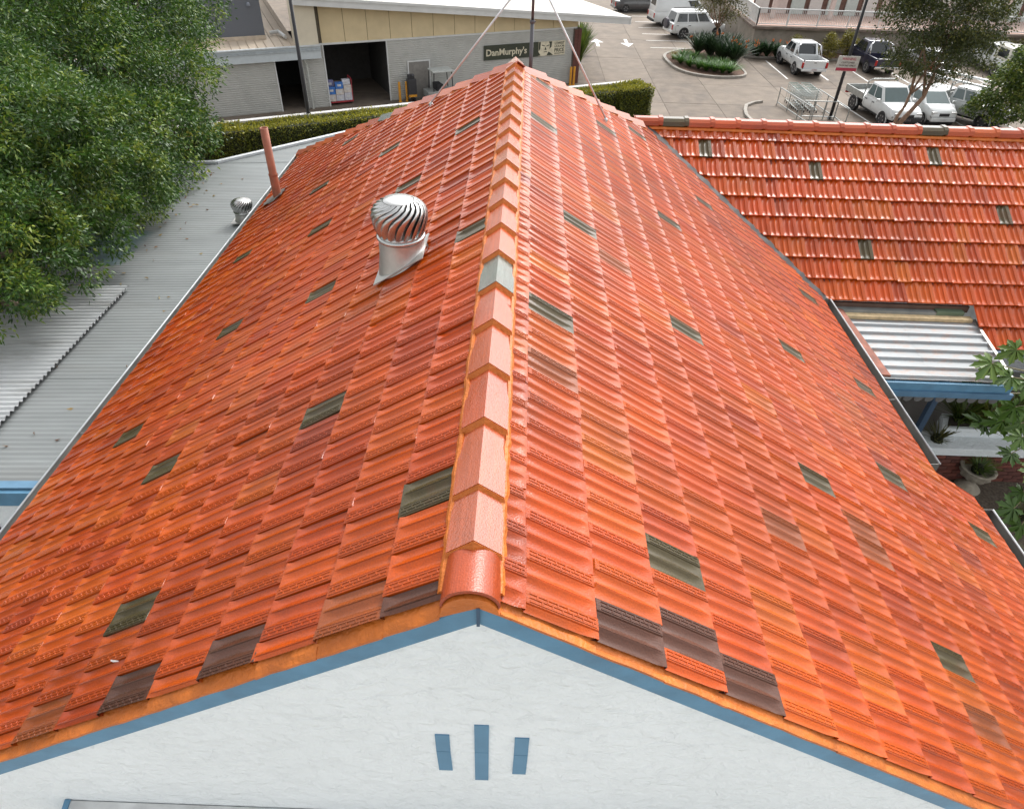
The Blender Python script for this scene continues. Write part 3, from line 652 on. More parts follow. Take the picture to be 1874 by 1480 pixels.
for i in range(9):
    for j in range(9):
        a, b = -.26 + .42 * i / 8, -.2 + .4 * j / 8; ring.append(up * a + sd_ * b + nL * (.024 + .010 * math.sin(j * 2.1 + i) + random.uniform(0, .006)))
p.add(ring, [(i * 9 + j, i * 9 + j + 1, i * 9 + j + 10, i * 9 + j + 9) for i in range(8) for j in range(8)]); p.build('lead_flashing', mat('lead_sheet', (.16, .14, .125), .6, metal=.3, bump=.4, bscale=20), t, smooth=True)
# antenna mast and its guy rods
MB_X, MB_Y = .195, 9.5
mt = thing('antenna_mast', 'dark antenna mast standing behind the far ridge end', 'mast', (MB_X, MB_Y, 8.6))
M_MAST = mat('dark_mast', (.10, .10, .11), .5, metal=.4)
p = MB(); p.tube((0, 0, 0), (0, 0, .95), .024, n=12); p.build('lower_tube', M_MAST, mt, smooth=True)
p = MB(); p.tube((0, 0, .93), (0, 0, 1.62), .017, n=12); p.build('upper_tube', M_MAST, mt, smooth=True)
p = MB(); p.lathe([(.03, .91), (.034, .93), (.03, .95)], 12); p.box((.028, 0, .93), (.03, .012, .012)); p.build('clamp', M_MAST, mt)
p = MB(); p.tube((0, 0, 1.58), (.0, 0, 2.05), .012, n=8); p.tube((-.45, .05, 1.9), (.45, -.05, 1.9), .008, n=6)
for k in range(7): p.tube((-.4 + .13 * k, -.22 - .02 * k, 1.905), (-.4 + .13 * k, .22 + .02 * k, 1.905), .004, n=5)
p.build('aerial_array', M_ZINC2, mt)
MT = Vector((MB_X, MB_Y, 8.6 + 1.5))
for (x, y, sg, lab) in ((789, 191, -1, 'thin silver guy rod running from the mast down to the left slope'), (1108, 220, 1, 'thin silver guy rod running from the mast down to the right slope')):
    A = onplane(x, y, (sg * M_SL, 0, 1), TILE_Z + .03)
    g = thing('guy_rod', lab, 'rod', A, group='guy rods of the antenna mast')
    p = MB(); p.tube((0, 0, .02), MT - A, .012, n=8); p.build('rod', mat('pale_steel', (.62, .63, .64), .45, metal=.2), g, smooth=True)
    p = MB(); p.lathe([(.035, -.012), (.03, .012), (.012, .03)], 12); p.build('anchor_foot', M_ZINC, g)

# ================================================================== LEFT: METAL ROOFED ANNEX
def corr_sheet(o, du, dv, lu, lv, pitch, amp, seg=8, thick=0):
    """corrugated sheet: ribs run along dv, waves across du"""
    o, du, dv = Vector(o), Vector(du).normalized(), Vector(dv).normalized(); n = du.cross(dv).normalized()
    if n.z < 0: n = -n
    k = max(2, int(lu / pitch * seg)); V, F = [], []
    for i in range(k + 1):
        s = lu * i / k; h = amp * math.sin(2 * math.pi * s / pitch); V += [o + du * s + n * h, o + du * s + dv * lv + n * h]
    F = [(2 * i, 2 * i + 1, 2 * i + 3, 2 * i + 2) for i in range(k)]
    return V, F
M_ROOFG = mat('weathered_grey_steel', (.215, .23, .23), .5, metal=.25, var=.10, scale=1.6, dirt=(.20, .205, .20), dscale=.9, damt=.7, stretch=(.6, 3, 1))
M_ROOFW = mat('pale_corrugated_steel', (.46, .475, .48), .5, metal=.2, var=.12, scale=2.5, dirt=(.20, .19, .17), dscale=1.6, damt=.8, stretch=(.4, 2.5, 1))
annex = thing('annex', 'grey corrugated metal roof annex below the left gutter, its near end fascia blue', 'building', (-8, 9, 3.2), world=True)
AZ = lambda x: 6.02 + .05 * (x + 4.3)
for (y0, y1) in ((4.62, 6.5), (6.5, 8.4), (8.4, 10.3), (10.3, 12.2), (12.2, 14.0)):
    V, F = corr_sheet((-4.21, y0 + .0, AZ(-4.21) + .002 * (y0 % 2)), (0, 1, 0), (-1, 0, -.05), y1 - y0 + .03, 7.3, .076, .004)
    p = MB(); p.add(V, F); p.build('roof_sheet', M_ROOFG, annex, smooth=True)
# the far end is cut on the skew of the boundary
V, F = [], []
k = 220
for i in range(k + 1):
    y = 14.0 + 2.1 * i / k; h = .004 * math.sin(2 * math.pi * y / .076); xl_ = -6.3 + (y - 14.0) * 1.28
    if xl_ > -3.3: break
    V += [(-3.2, y, AZ(-3.2) + h), (xl_, y, AZ(xl_) + h)]
p = MB(); p.add(V, [(2 * i, 2 * i + 1, 2 * i + 3, 2 * i + 2) for i in range(len(V) // 2 - 1)]); p.build('roof_sheet', M_ROOFG, annex, smooth=True)
p = MB(); p.bar((-11.5, 13.72, AZ(-11.5) + .03), (-6.3, 14.0, AZ(-6.3) + .03), .09, .05); p.bar((-6.3, 14.0, AZ(-6.3) + .03), (-3.2, 16.42, AZ(-3.2) + .03), .09, .05); p.build('edge_flashing', mat('pale_flashing', (.55, .57, .59), .45, metal=.3), annex)
lo = Vector((-5.66, 4.9, AZ(-5.66) + .075))
V, F = corr_sheet(lo, (0, 1, 0), (-1, 0, -.05), 3.8, 5.4, .085, .016)
p = MB(); p.add(V, F); p.add([v - Vector((0, 0, .004)) for v in V], F)
p.build('overlay_sheet', M_ROOFW, annex, smooth=True)['label'] = 'paler corrugated sheet lying on top of the grey roof'
p = MB(); p.box((-6.6, 10.1, AZ(-6.6) + .016), (1.7, 1.25, .006)); p.build('skylight_sheet', mat('skylight_sheet', (.10, .14, .15), .3, var=.2), annex)
p = MB(); p.box((-7.9, 4.585, AZ(-7.5) - .10), (7.4, .05, .19), Matrix.Rotation(-math.atan(.05), 3, 'Y')); p.build('fascia_board', M_BLUE, annex)
p = MB(); p.box((-7.9, 4.66, AZ(-7.5) + .012), (7.4, .1, .02), Matrix.Rotation(-math.atan(.05), 3, 'Y')); p.build('fascia_capping', mat('blue_capping', (.10, .20, .30), .5), annex)
p = MB(); p.box((-8.0, 4.75, 4.5), (7.2, .12, 2.6)); p.build('end_wall', M_WALL, annex)
p = MB(); p.box((-5.9, 4.68, 4.9), (.9, .05, .9)); p.build('window', mat('dark_glass', (.02, .022, .025), .12), annex)
p = MB(); p.box((-11.4, 9.2, 4.4), (.12, 8.8, 2.4)); p.build('back_wall', M_WALL, annex)
B2 = onz(449, 404, AZ(-4.7) + .02); whirlybird('small silver spinning ventilator on the grey metal roof below the pipe', B2, (0, 0, 1), .17, .2, .17, (.19, .19))

# ================================================================== RIGHT: PATIO, PORCH, GARDEN
porch = thing('patio_cover', 'white ribbed metal patio cover with blue front beam below the wing eave', 'patio roof', (5.7, 8, 3.2), world=True)
M_PAT = mat('white_ribbed_steel', (.29, .31, .32), .5, metal=.0, var=.08, scale=2, dirt=(.42, .20, .10), dscale=5, damt=.55, stretch=(1, 2.5, 1))
M_RUST = mat('rusty_flashing', (.22, .075, .045), .65, metal=.2, var=.3, scale=9, dirt=(.10, .05, .04), dscale=4)
PZ = lambda y: 6.04 + .15 * (y - 8.5)
V, F = [], []; pan = .17; y0, y1 = 7.27, 8.46; k = 0
prof_ = [(0, 0), (.02, .0), (.04, .034), (.07, .034), (.09, 0), (.2, 0)]
pts = []
y = y0
while y < y1 - .01:
    for a, h in prof_[:-1]: pts.append((y + a, h))
    y += pan
pts.append((y1 + .02, 0))
for i in range(len(pts) - 1):
    pass
nsh = 2
for s in range(nsh):
    xa, xb = 4.66 + s * 1.06, 4.66 + (s + 1) * 1.06 + .02
    m = MB(); vv = []
    for yy, h in pts: vv += [(xa, yy, PZ(yy) + h + .002 * s), (xb - (.0 if s == 0 else max(0, (8.0 - yy)) * .0), yy, PZ(yy) + h + .002 * s)]
    m.add(vv, [(2 * i, 2 * i + 1, 2 * i + 3, 2 * i + 2) for i in range(len(pts) - 1)]); m.build('roof_sheet', M_PAT, porch)
m = MB(); m.box((5.7, 7.25, 5.77), (2.2, .05, .12)); m.build('front_beam', M_BLUE, porch)
m = MB(); m.box((5.72, 7.215, 5.665), (2.24, .04, .09)); m.build('lower_beam', mat('blue_beam', (.07, .16, .26), .6), porch)
m = MB(); m.box((5.78, 8.50, 6.07), (1.95, .10, .05)); m.build('timber_batten', mat('pale_timber', (.55, .42, .24), .7, var=.2, scale=12), porch)
m = MB(); m.box((5.66, 8.59, 6.11), (1.85, .09, .05)); m.build('lead_flashing', mat('lead_grey', (.26, .28, .27), .6, metal=.2), porch)
m = MB(); m.box((6.45, 8.59, 6.13), (.40, .10, .055)); m.build('copper_flashing', mat('verdigris', (.12, .17, .11), .7), porch)
m = MB(); m.prism([(4.69, 8.55, 6.15), (4.69, 7.2, 5.97), (5.1, 7.2, 5.93), (4.88, 8.55, 6.11)], (0, 0, .03)); m.build('side_flashing', M_RUST, porch)
m = MB(); m.bar((6.79, 7.26, 5.88), (6.80, 8.5, 6.06), .04, .04); m.build('edge_trim', M_ZINC2, porch)
for i in range(14):                                                     # scalloped valance under the beam
    m = MB(); xx = 4.75 + i * .145; m.lathe([(.055, -.004), (.062, 0), (.055, .004)], 10); 
    m.v = [(xx + a[0], 7.215 + a[2], 5.59 + a[1]) for a in m.v]; m.build('valance_scroll', mat('dark_valance', (.10, .10, .10), .7), porch)
for xx in (5.35, 5.95, 6.7):
    m = MB(); m.box((xx, 8.3, 4.75), (.09, .09, 2.0)); m.build('post', mat('navy_post', (.04, .075, .13), .6), porch)
m = MB(); m.box((6.9, 8.33, 6.0), (.09, .62, .08), Matrix.Rotation(math.atan(M_SL), 3, 'X')); m.build('box_gutter', mat('pale_box_gutter', (.42, .44, .44), .5, metal=.2), house)
terr = thing('porch_wall', 'low brick porch wall with white rendered ledge beside the right gutter', 'wall', (7.5, 8.3, 3.2), world=True)
m = MB(); m.box((7.2, 9.3, 3.5), (5.4, 2.3, .55)); m.build('porch_floor', mat('porch_floor', (.34, .33, .31), .8, var=.2, scale=3), terr)
m = MB(); m.box((7.9, 8.26, 3.86), (3.3, .42, .15)); m.build('ledge', M_WALL, terr, bevel=.008)
m = MB(); m.box((7.9, 8.27, 3.5), (3.2, .30, .6)); bw = m.build('brick_core', mat('brick_mortar', (.22, .18, .15), .9), terr)
bm_ = [mat('red_brick', (.16, .05, .035), .85, var=.35, scale=14, bump=.3), mat('brown_brick', (.12, .045, .035), .85, var=.35, scale=14, bump=.3)]
bk = MB(); bk.box((0, 0, 0), (.222, .05, .068)); BK = [bk.mesh('brick') for _ in bm_]
for q, mm_ in zip(BK, bm_): q.materials.append(mm_)
for r_ in range(7):
    for c_ in range(14):
        put('brick', random.choice(BK), None, bw, Matrix.Translation((6.42 + c_ * .232 + (.116 if r_ % 2 else 0), 8.115 + random.uniform(-.003, .003), 3.235 + r_ * .078)))
pl = thing('planter_trough', 'white rendered planter trough holding spiky plants on the porch ledge', 'planter', (7.75, 8.75, 3.78), world=True)
m = MB(); m.prism([(7.12, 8.36, 3.90), (9.2, 8.36, 3.90), (9.2, 8.75, 3.90), (7.3, 8.75, 3.90)], (0, 0, .20)); m.build('trough_wall', M_WALL, pl, bevel=.012)
m = MB(); m.prism([(7.24, 8.42, 4.08), (9.1, 8.42, 4.08), (9.1, 8.69, 4.08), (7.4, 8.69, 4.08)], (0, 0, .025)); m.build('soil', mat('dark_soil', (.05, .04, .03), .95, var=.4, scale=30), pl)
M_URN = mat('weathered_stone', (.33, .29, .23), .9, var=.3, scale=14, bump=.6, bscale=50, dirt=(.16, .14, .11), dscale=7, damt=.7)
ub = onz(1768, 893, 3.2); urn = thing('garden_urn', 'weathered stone garden urn on a round base in front of the brick wall', 'urn', ub)
m = MB(); m.lathe([(.19, 0), (.20, .03), (.17, .06), (.12, .10), (.075, .15), (.07, .20)], 24); m.build('pedestal', M_URN, urn, smooth=True)
m = MB(); n_ = 32; rings = []
for rr, zz, sc in ((.07, .20, 0), (.12, .22, .10), (.19, .27, .12), (.235, .33, .10), (.22, .38, .03), (.25, .42, 0), (.275, .44, .02), (.26, .46, .02), (.215, .445, 0), (.20, .38, 0), (.02, .36, 0)):
    rings.append([Vector((.02 + rr * (1 + sc * math.cos(12 * a)) * math.cos(a), .03 + rr * (1 + sc * math.cos(12 * a)) * math.sin(a), zz)) for a in [2 * math.pi * k / n_ for k in range(n_)]])
m.loft(rings); m.build('bowl', M_URN, urn, smooth=True)

# ================================================================== BOUNDARY HEDGE WALL, DRINKS WAREHOUSE
TH = R(26); BD = Vector((math.cos(TH), math.sin(TH), 0)); BN = Vector((math.sin(TH), -math.cos(TH), 0))     # along the facade, out of the facade
BO = Vector((3.1, 45.57, 0))
def fac(s, out, z): return BO + BD * s + BN * out + Vector((0, 0, z))
BR_ = Matrix((BD, -BN, Vector((0, 0, 1)))).transposed()
def fpx(x, y, out=0): return onplane(x, y, BN, BN.dot(BO) + out)          # pixel to facade plane
def fs(P): return (Vector(P) - BO).dot(BD)
shop = thing('warehouse', 'commercial building with beige upper panels and grey ribbed cladding behind the roof', 'building', BO - BD * 12, world=True)
M_BEIGE = mat('beige_panel', (.60, .49, .30), .75, var=.06, scale=2)
M_PALE = mat('pale_column', (.60, .54, .42), .75, var=.06, scale=2)
M_RIB = mat('grey_ribbed_cladding', (.46, .465, .44), .5, metal=.25, var=.08, scale=2)
M_FASC = mat('white_fascia', (.58, .59, .58), .5, var=.06, scale=2)
def fbox(s0, s1, o0, o1, z0, z1, name, material, par=shop, bevel=0):
    m = MB(); m.box(fac((s0 + s1) / 2, (o0 + o1) / 2, (z0 + z1) / 2), (s1 - s0, abs(o1 - o0), z1 - z0), BR_); return m.build(name, material, par, bevel=bevel)
def ribbed(s0, s1, z0, z1, name='ribbed_panel', out=0.0, pitch=.105, par=None):
    """horizontal ribbed cladding"""
    V = []; n = int((z1 - z0) / pitch)
    for i in range(n):
        z = z0 + i * pitch
        for dz, oo in ((0, .0), (pitch * .30, 0), (pitch * .42, .022), (pitch * .80, .022), (pitch * .92, 0)):
            V += [fac(s0, out + oo, z + dz), fac(s1, out + oo, z + dz)]
    V += [fac(s0, out, z1), fac(s1, out, z1)]
    m = MB(); m.add(V, [(2 * i, 2 * i + 1, 2 * i + 3, 2 * i + 2) for i in range(len(V) // 2 - 1)]); return m.build(name, M_RIB, par or shop)
WT = 3.05
s_l, s_r = fs(fpx(578, 90)), 0.0                          # left jamb line of the taller part, right corner
sd0, sd1 = fs(fpx(600, 150)), fs(fpx(711, 140))          # big opening
ribbed(s_l - .95, sd0 - .06, 0, WT); ribbed(sd1 + .06, -.18, 0, WT)
fbox(s_l - .2, .05, -.02, .05, WT, WT + .09, 'sill_band', M_FASC)
for sa in (sd0 - .06, sd1): fbox(sa, sa + .06, -.05, .05, 0, WT, 'door_jamb', M_FASC)
# sloping roof edge over beige panels
def ztop(s): return 6.25 + (s - s_l) * (4.22 - 6.25) / (0 - s_l)
F0, F1 = fpx(600, 1, .75), fpx(1155, 35, .75)
fs0, fs1, fz0, fz1 = fs(F0), fs(F1), F0.z, F1.z
def zf(s): return fz0 + (s - fs0) * (fz1 - fz0) / (fs1 - fs0)
edges = [s_l + .35] + [fs(fpx(x, 60)) for x in (579 + 6, 630, 672, 714, 754, 793, 832, 869, 905, 941, 976, 1012)] + [.1]
edges = sorted(set(round(e, 3) for e in edges if e > s_l - .3))
for a, b in zip(edges[:-1], edges[1:]):
    if b - a < .2: continue
    m = MB(); m.prism([fac(a + .012, .02, WT + .09), fac(b - .012, .02, WT + .09), fac(b - .012, .02, zf(b) - .12), fac(a + .012, .02, zf(a) - .12)], -BN * .06); m.build('beige_panel', M_BEIGE, shop)
m = MB(); m.prism([fac(s_l - .2, -.01, WT), fac(.1, -.01, WT), fac(.1, -.01, zf(.1) - .1), fac(s_l - .2, -.01, zf(s_l) - .1)], -BN * .1); m.build('panel_backing', mat('panel_joint', (.10, .085, .06), .9), shop)
m = MB()
for (o0, o1, za, zb) in ((.75, .68, -.30, .0), (.80, .70, -.02, .10)):
    m.prism([fac(s_l - 1.1, o0, zf(s_l - 1.1) + za), fac(fs1, o0, zf(fs1) + za), fac(fs1, o0, zf(fs1) + zb), fac(s_l - 1.1, o0, zf(s_l - 1.1) + zb)], -BN * (o0 - o1))
m.build('roof_edge_fascia', M_FASC, shop)
m = MB(); m.prism([fac(s_l - 1.1, .7, zf(s_l - 1.1) + .05), fac(fs1, .7, zf(fs1) + .05), fac(fs1, -14, zf(fs1) + .05), fac(s_l - 1.1, -14, zf(s_l - 1.1) + .05)], (0, 0, .05)); m.build('roof_deck', mat('cream_roof', (.45, .41, .35), .6, var=.06), shop)
m = MB(); m.prism([fac(fs1, .8, zf(fs1) - .3), fac(fs1, -14, zf(fs1) - .3), fac(fs1, -14, zf(fs1) + .1), fac(fs1, .8, zf(fs1) + .1)], -BD * .06); m.build('roof_end_fascia', M_FASC, shop)
m = MB(); m.prism([fac(0, -.05, 0), fac(0, -14, 0), fac(0, -14, zf(0) - .1), fac(0, -.05, zf(0) - .1)], -BD * .1); m.build('end_wall', M_BEIGE, shop)
pil = fbox(-.16, .32, -.25, .14, 0, WT, 'brick_pier', mat('pier_mortar', (.13, .10, .085), .9))
PB = MB(); PB.box((0, 0, 0), (.225, .02, .07), BR_); PBM = PB.mesh('brick'); PBM.materials.append(bm_[1])
for r_ in range(38):
    for q in range(2): put('brick', PBM, None, pil, Matrix.Translation(fac(-.04 + .235 * q, .147, .05 + r_ * .079)))
# left wing of the warehouse: lower roof with dark plant enclosure
sg0 = fs(fpx(330, 118, 1.5))
cL = fpx(536, 60); cR = fpx(572, 60)
fbox(s_l - 1.05, s_l + .12, -.4, .38, WT - .15, 8.5, 'corner_column', M_PALE)
GZ0, GZ1 = 2.52, 3.12
fbox(sg0 - 9, s_l + .16, .30, .42, GZ0, GZ1, 'eave_fascia', mat('pale_blue_fascia', (.47, .52, .54), .5, var=.05))
fbox(sg0 - 9, s_l + .16, .42, .47, GZ1 - .22, GZ1 - .12, 'eave_groove', mat('fascia_groove', (.34, .38, .40), .5))
fbox(sg0 - 9, s_l + .16, .28, .52, GZ1, GZ1 + .05, 'eave_lip', mat('pale_blue_lip', (.52, .56, .58), .5))
m = MB(); m.prism([fac(sg0 - 9, .35, GZ1), fac(s_l - 1.0, .35, GZ1), fac(s_l - 1.0, -11, GZ1 + 1.0), fac(sg0 - 9, -11, GZ1 + 1.0)], (0, 0, .05)); lr = m.build('lower_roof', mat('cream_lower_roof', (.50, .42, .33), .65, var=.08, scale=1), shop)
for k in range(8):
    ss = s_l - 1.25 - k * .42
    m = MB(); m.prism([fac(ss, .3, GZ1 + .05), fac(ss + .03, .3, GZ1 + .05), fac(ss + .03, -10.8, GZ1 + 1.05), fac(ss, -10.8, GZ1 + 1.05)], (0, 0, .045)); m.build('roof_seam', mat('seam', (.42, .35, .27), .7), lr)
e1 = s_l - 2.3
for (a, b, oa, ob, z0, z1, nm, mt_) in ((sg0 - 9, e1, -1.0, -8.0, GZ1 + .1, 5.35, 'plant_screen', mat('slate_screen', (.115, .125, .145), .55, var=.05, scale=30)),):
    fbox(a, b, oa, ob, z0, z1, nm, mt_)
fbox(sg0 - 9, e1 + .02, -.95, -1.0, GZ1 + .08, GZ1 + .36, 'screen_upstand', mat('cream_upstand', (.5, .42, .33), .7))
m = MB(); vp = fac(e1 - .55, -.96, GZ1 + 1.7); m.lathe([(.09, 0), (.09, .1), (.05, .16)], 12, c=vp); m.build('screen_vent', mat('screen_vent', (.2, .22, .26), .5), shop)
m = MB(); m.path([fac(e1 + .3, -1.5, GZ1 + .35), fac(e1 + .75, -1.5, GZ1 + .4), fac(e1 + .95, -.6, GZ1 + .3)], [.09, .09, .09], 8); m.build('roof_duct', M_FASC, shop)
sA, sB = fs(fpx(507, 150)), fs(fpx(560, 150))
ribbed(sg0 - 9, sA, 0, GZ0, 'ribbed_panel', .06); ribbed(sB, s_l - .9, 0, GZ0, 'ribbed_panel', .06)
fbox(sA, sA + .06, .0, .12, 0, GZ0, 'door_jamb', M_FASC)
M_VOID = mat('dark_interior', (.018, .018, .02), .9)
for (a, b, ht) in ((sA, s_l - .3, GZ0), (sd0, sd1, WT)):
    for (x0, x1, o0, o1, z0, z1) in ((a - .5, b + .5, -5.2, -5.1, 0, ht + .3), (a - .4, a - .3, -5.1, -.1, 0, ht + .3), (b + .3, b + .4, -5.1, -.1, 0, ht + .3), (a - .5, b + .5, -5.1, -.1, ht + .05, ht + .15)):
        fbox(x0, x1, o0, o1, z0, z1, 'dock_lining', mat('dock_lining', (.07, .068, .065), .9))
# downpipe, service door
m = MB(); m.path([fac(s_l - .75, .28, GZ0 - .05), fac(s_l - .62, .2, GZ0 - .3), fac(s_l - .6, .16, 0)], [.055] * 3, 10); m.build('downpipe', mat('downpipe', (.42, .43, .40), .5), shop)
dl, dr = fs(fpx(748, 130)), fs(fpx(785, 130)); DH = 1.92
dd_ = fbox(dl, dr, .025, .055, 0, DH, 'service_door', mat('grey_door', (.20, .19, .175), .6))
m = MB(); m.box(fac((dl + dr) / 2 - .35, .07, DH * .55), (.05, .04, .14), BR_); m.build('handle', M_FASC, dd_)
for (a, b, z0, z1) in ((dl - .07, dl, 0, DH + .07), (dr, dr + .07, 0, DH + .07), (dl, dr, DH, DH + .07)): fbox(a, b, .02, .075, z0, z1, 'door_frame', M_FASC)

# ---- shop sign
def text_mesh(body, size, mirror=False, off=0.0):
    cu = bpy.data.curves.new('lettering', 'FONT'); cu.body = body; cu.size = size; cu.extrude = .006; cu.offset = off; cu.resolution_u = 3
    o = bpy.data.objects.new('lettering', cu); col.objects.link(o); dg = bpy.context.evaluated_depsgraph_get()
    me = bpy.data.meshes.new_from_object(o.evaluated_get(dg)); bpy.data.objects.remove(o); bpy.data.curves.remove(cu); return me
def fit_text(body, parent, P0, ex, ez, wid, hgt, material, name='lettering', off=0.0):
    """text stretched into the rectangle at P0 with axes ex (reading direction) and ez (up)"""
    me = text_mesh(body, 1.0, off=off); co = np.array([v.co[:] for v in me.vertices]); mn, mx_ = co.min(0), co.max(0)
    sx_, sz_ = wid / (mx_[0] - mn[0]), hgt / (mx_[1] - mn[1]); nn = Vector(ex).cross(Vector(ez))
    M = Matrix((Vector(ex) * sx_, Vector(ez) * sz_, nn)).transposed().to_4x4(); M = Matrix.Translation(Vector(P0)) @ M @ Matrix.Translation((-mn[0], -mn[1], 0))
    me.transform(M); me.update(); return put(name, me, material, parent)
q0, q1 = fpx(886, 111, .08), fpx(1035, 73, .08); ss0, ss1 = fs(q0), fs(q1); sz0, sz1 = 1.70, 2.47; sm = ss0 + (ss1 - ss0) * .66
sign = thing('shop_sign', 'long dark green sign with cream lettering and a portrait panel on the ribbed wall', 'sign', fac((ss0 + ss1) / 2, .08, sz0), world=True)
M_SGN, M_CRM = mat('sign_green', (.035, .042, .026), .5), mat('sign_cream', (.62, .57, .43), .6)
fbox(ss0, sm, .04, .09, sz0, sz1, 'green_panel', M_SGN, sign); fbox(sm + .002, ss1, .04, .09, sz0, sz1, 'cream_panel', M_CRM, sign)
hh_ = sz1 - sz0
fit_text("Dan", sign, fac(ss0 + .13, .092, sz0 + hh_ * .27), BD, (0, 0, 1), .78, hh_ * .46, M_CRM, off=.02)
fit_text("Murphy's", sign, fac(ss0 + .96, .092, sz0 + hh_ * .14), BD, (0, 0, 1), 1.78, hh_ * .62, M_CRM, off=.02)
tw = ss1 - sm; tx = sm + tw * .60
for k, (tt, h0, h1) in enumerate((('LOWEST', .74, .93), ('LIQUOR', .53, .70), ('PRICE', .22, .48), ('GUARANTEE', .08, .16))):
    fit_text(tt, sign, fac(tx, .092, sz0 + hh_ * h0), BD, (0, 0, 1), tw * .36, hh_ * (h1 - h0), M_SGN, off=.02)
def patch(poly, name='portrait_mark', material=M_SGN):
    m = MB(); m.prism([fac(sm + tw * .56 * a, .092, sz0 + hh_ * b) for a, b in poly], BN * .004); m.build(name, material, sign)
patch([(.02, .98), (.02, .35), (.12, .5), (.14, .98)]); patch([(.68, .98), (.88, .98), (.86, .6), (.72, .45), (.76, .75)])
patch([(.0, .02), (.0, .32), (.16, .05)]); patch([(.55, .02), (1.0, .02), (.8, .2), (.68, .28)])
patch([(.22, .80), (.42, .72), (.42, .67), (.22, .73)]); patch([(.52, .70), (.72, .78), (.72, .72), (.52, .65)]); patch([(.46, .64), (.54, .42), (.40, .42)]); patch([(.36, .30), (.60, .32), (.58, .27), (.38, .26)])

# ---- boundary wall and lane things behind the hedge
HA, HB_ = Vector((-22, 24.3, 0)), Vector((6.15, 38.25, 0)); hd = (HB_ - HA).normalized(); hn = Vector((hd.y, -hd.x, 0))
bwl = thing('boundary_wall', 'low wall with white capping running behind the clipped hedge', 'wall', HA, world=True)
m = MB(); c_ = (HA + HB_) / 2; HR = Matrix((hd, Vector((-hd.y, hd.x, 0)), Vector((0, 0, 1)))).transposed(); Lh = (HB_ - HA).length
m.box(c_ + Vector((0, 0, .98)), (Lh, .16, 1.96), HR); m.build('wall_body', mat('wall_render', (.40, .39, .37), .8), bwl)
m = MB(); m.box(c_ + Vector((0, 0, 2.02)), (Lh + .05, .26, .08), HR); m.build('capping', mat('white_capping', (.45, .44, .43), .6, var=.1, scale=3), bwl)

def bollard(P, h, r, c, label, group, name='bollard'):
    t = thing(name, label, 'bollard', P, group=group); m = MB(); m.lathe([(r, 0), (r, h - .03), (r * .8, h), (.005, h + .01)], 14); m.build('post', c, t, smooth=False)
    m = MB(); m.lathe([(r * 1.5, 0), (r * 1.5, .02), (r, .025)], 14); m.build('base_plate', c, t); return t
M_YEL = mat('safety_yellow', (.62, .28, .02), .5)
for k, (x, lab) in enumerate(((726, 'yellow bollard left of the pair by the grey service door'), (739, 'yellow bollard nearest the grey service door'), (1037, 'left yellow bollard beside the brick pier'), (1043, 'right yellow bollard touching the brick pier'))):
    bollard(fac(fs(fpx(x, 150)), .45, 0), 1.05, .07, M_YEL, lab, 'yellow bollards along the warehouse wall')
# pallet trolley of boxed goods inside the dock
tr = thing('cage_trolley', 'red cage trolley of mixed cartons just inside the loading dock', 'trolley', fac(fs(fpx(622, 160)), -.5, 0), TH)
m = MB(); m.box((0, 0, .15), (1.4, .8, .06)); m.build('platform', mat('red_steel', (.35, .03, .04), .5), tr)
m = MB()
for xx in (-.68, .68): m.bar((xx, -.36, .15), (xx, -.36, 1.3), .04); m.bar((xx, .36, .15), (xx, .36, 1.3), .04); m.bar((xx, -.36, 1.3), (xx, .36, 1.3), .04)
m.build('cage_frame', mat('red_steel', (.35, .03, .04), .5), tr)
for xx in (-.55, .55):
    for yy in (-.3, .3): m = MB(); m.tube((xx, yy - .02, .07), (xx, yy + .02, .07), .06, n=10); m.build('wheel', M_VOID, tr)
cc = [(.55, .5, .46), (.05, .16, .45), (.42, .22, .05), (.62, .62, .66), (.2, .2, .35), (.6, .6, .58), (.30, .2, .12), (.5, .5, .55)]
cn = ('cream', 'blue', 'tan', 'pale grey', 'navy', 'white', 'brown', 'silver')
k = 0
for i in range(3):
    for j in range(3):
        z = .19
        for l in range(2 + (i + j) % 2):
            bh = random.uniform(.28, .4); b = thing('carton', '%s carton in the %s column, %s tier, %s row of the cage trolley' % (cn[k % 8], ('left', 'middle', 'right')[i], ('bottom', 'middle', 'top')[l], ('front', 'centre', 'back')[j]), 'carton', Vector(tr.location) + rotz(TH) @ Vector((-.45 + .45 * i, -.25 + .25 * j, z)), TH, 'cartons on the dock trolley')
            m = MB(); m.box((0, 0, bh / 2), (.42, .23, bh - .01)); m.build('carton_body', mat('carton_%d' % (k % 8), cc[k % 8], .7, var=.2, scale=9), b, bevel=.005, seg=1)
            m = MB(); m.box((0, -.117, bh * .55), (.2, .004, bh * .3)); m.build('carton_label', mat('label_white', (.6, .6, .6), .6), b)
            z += bh; k += 1
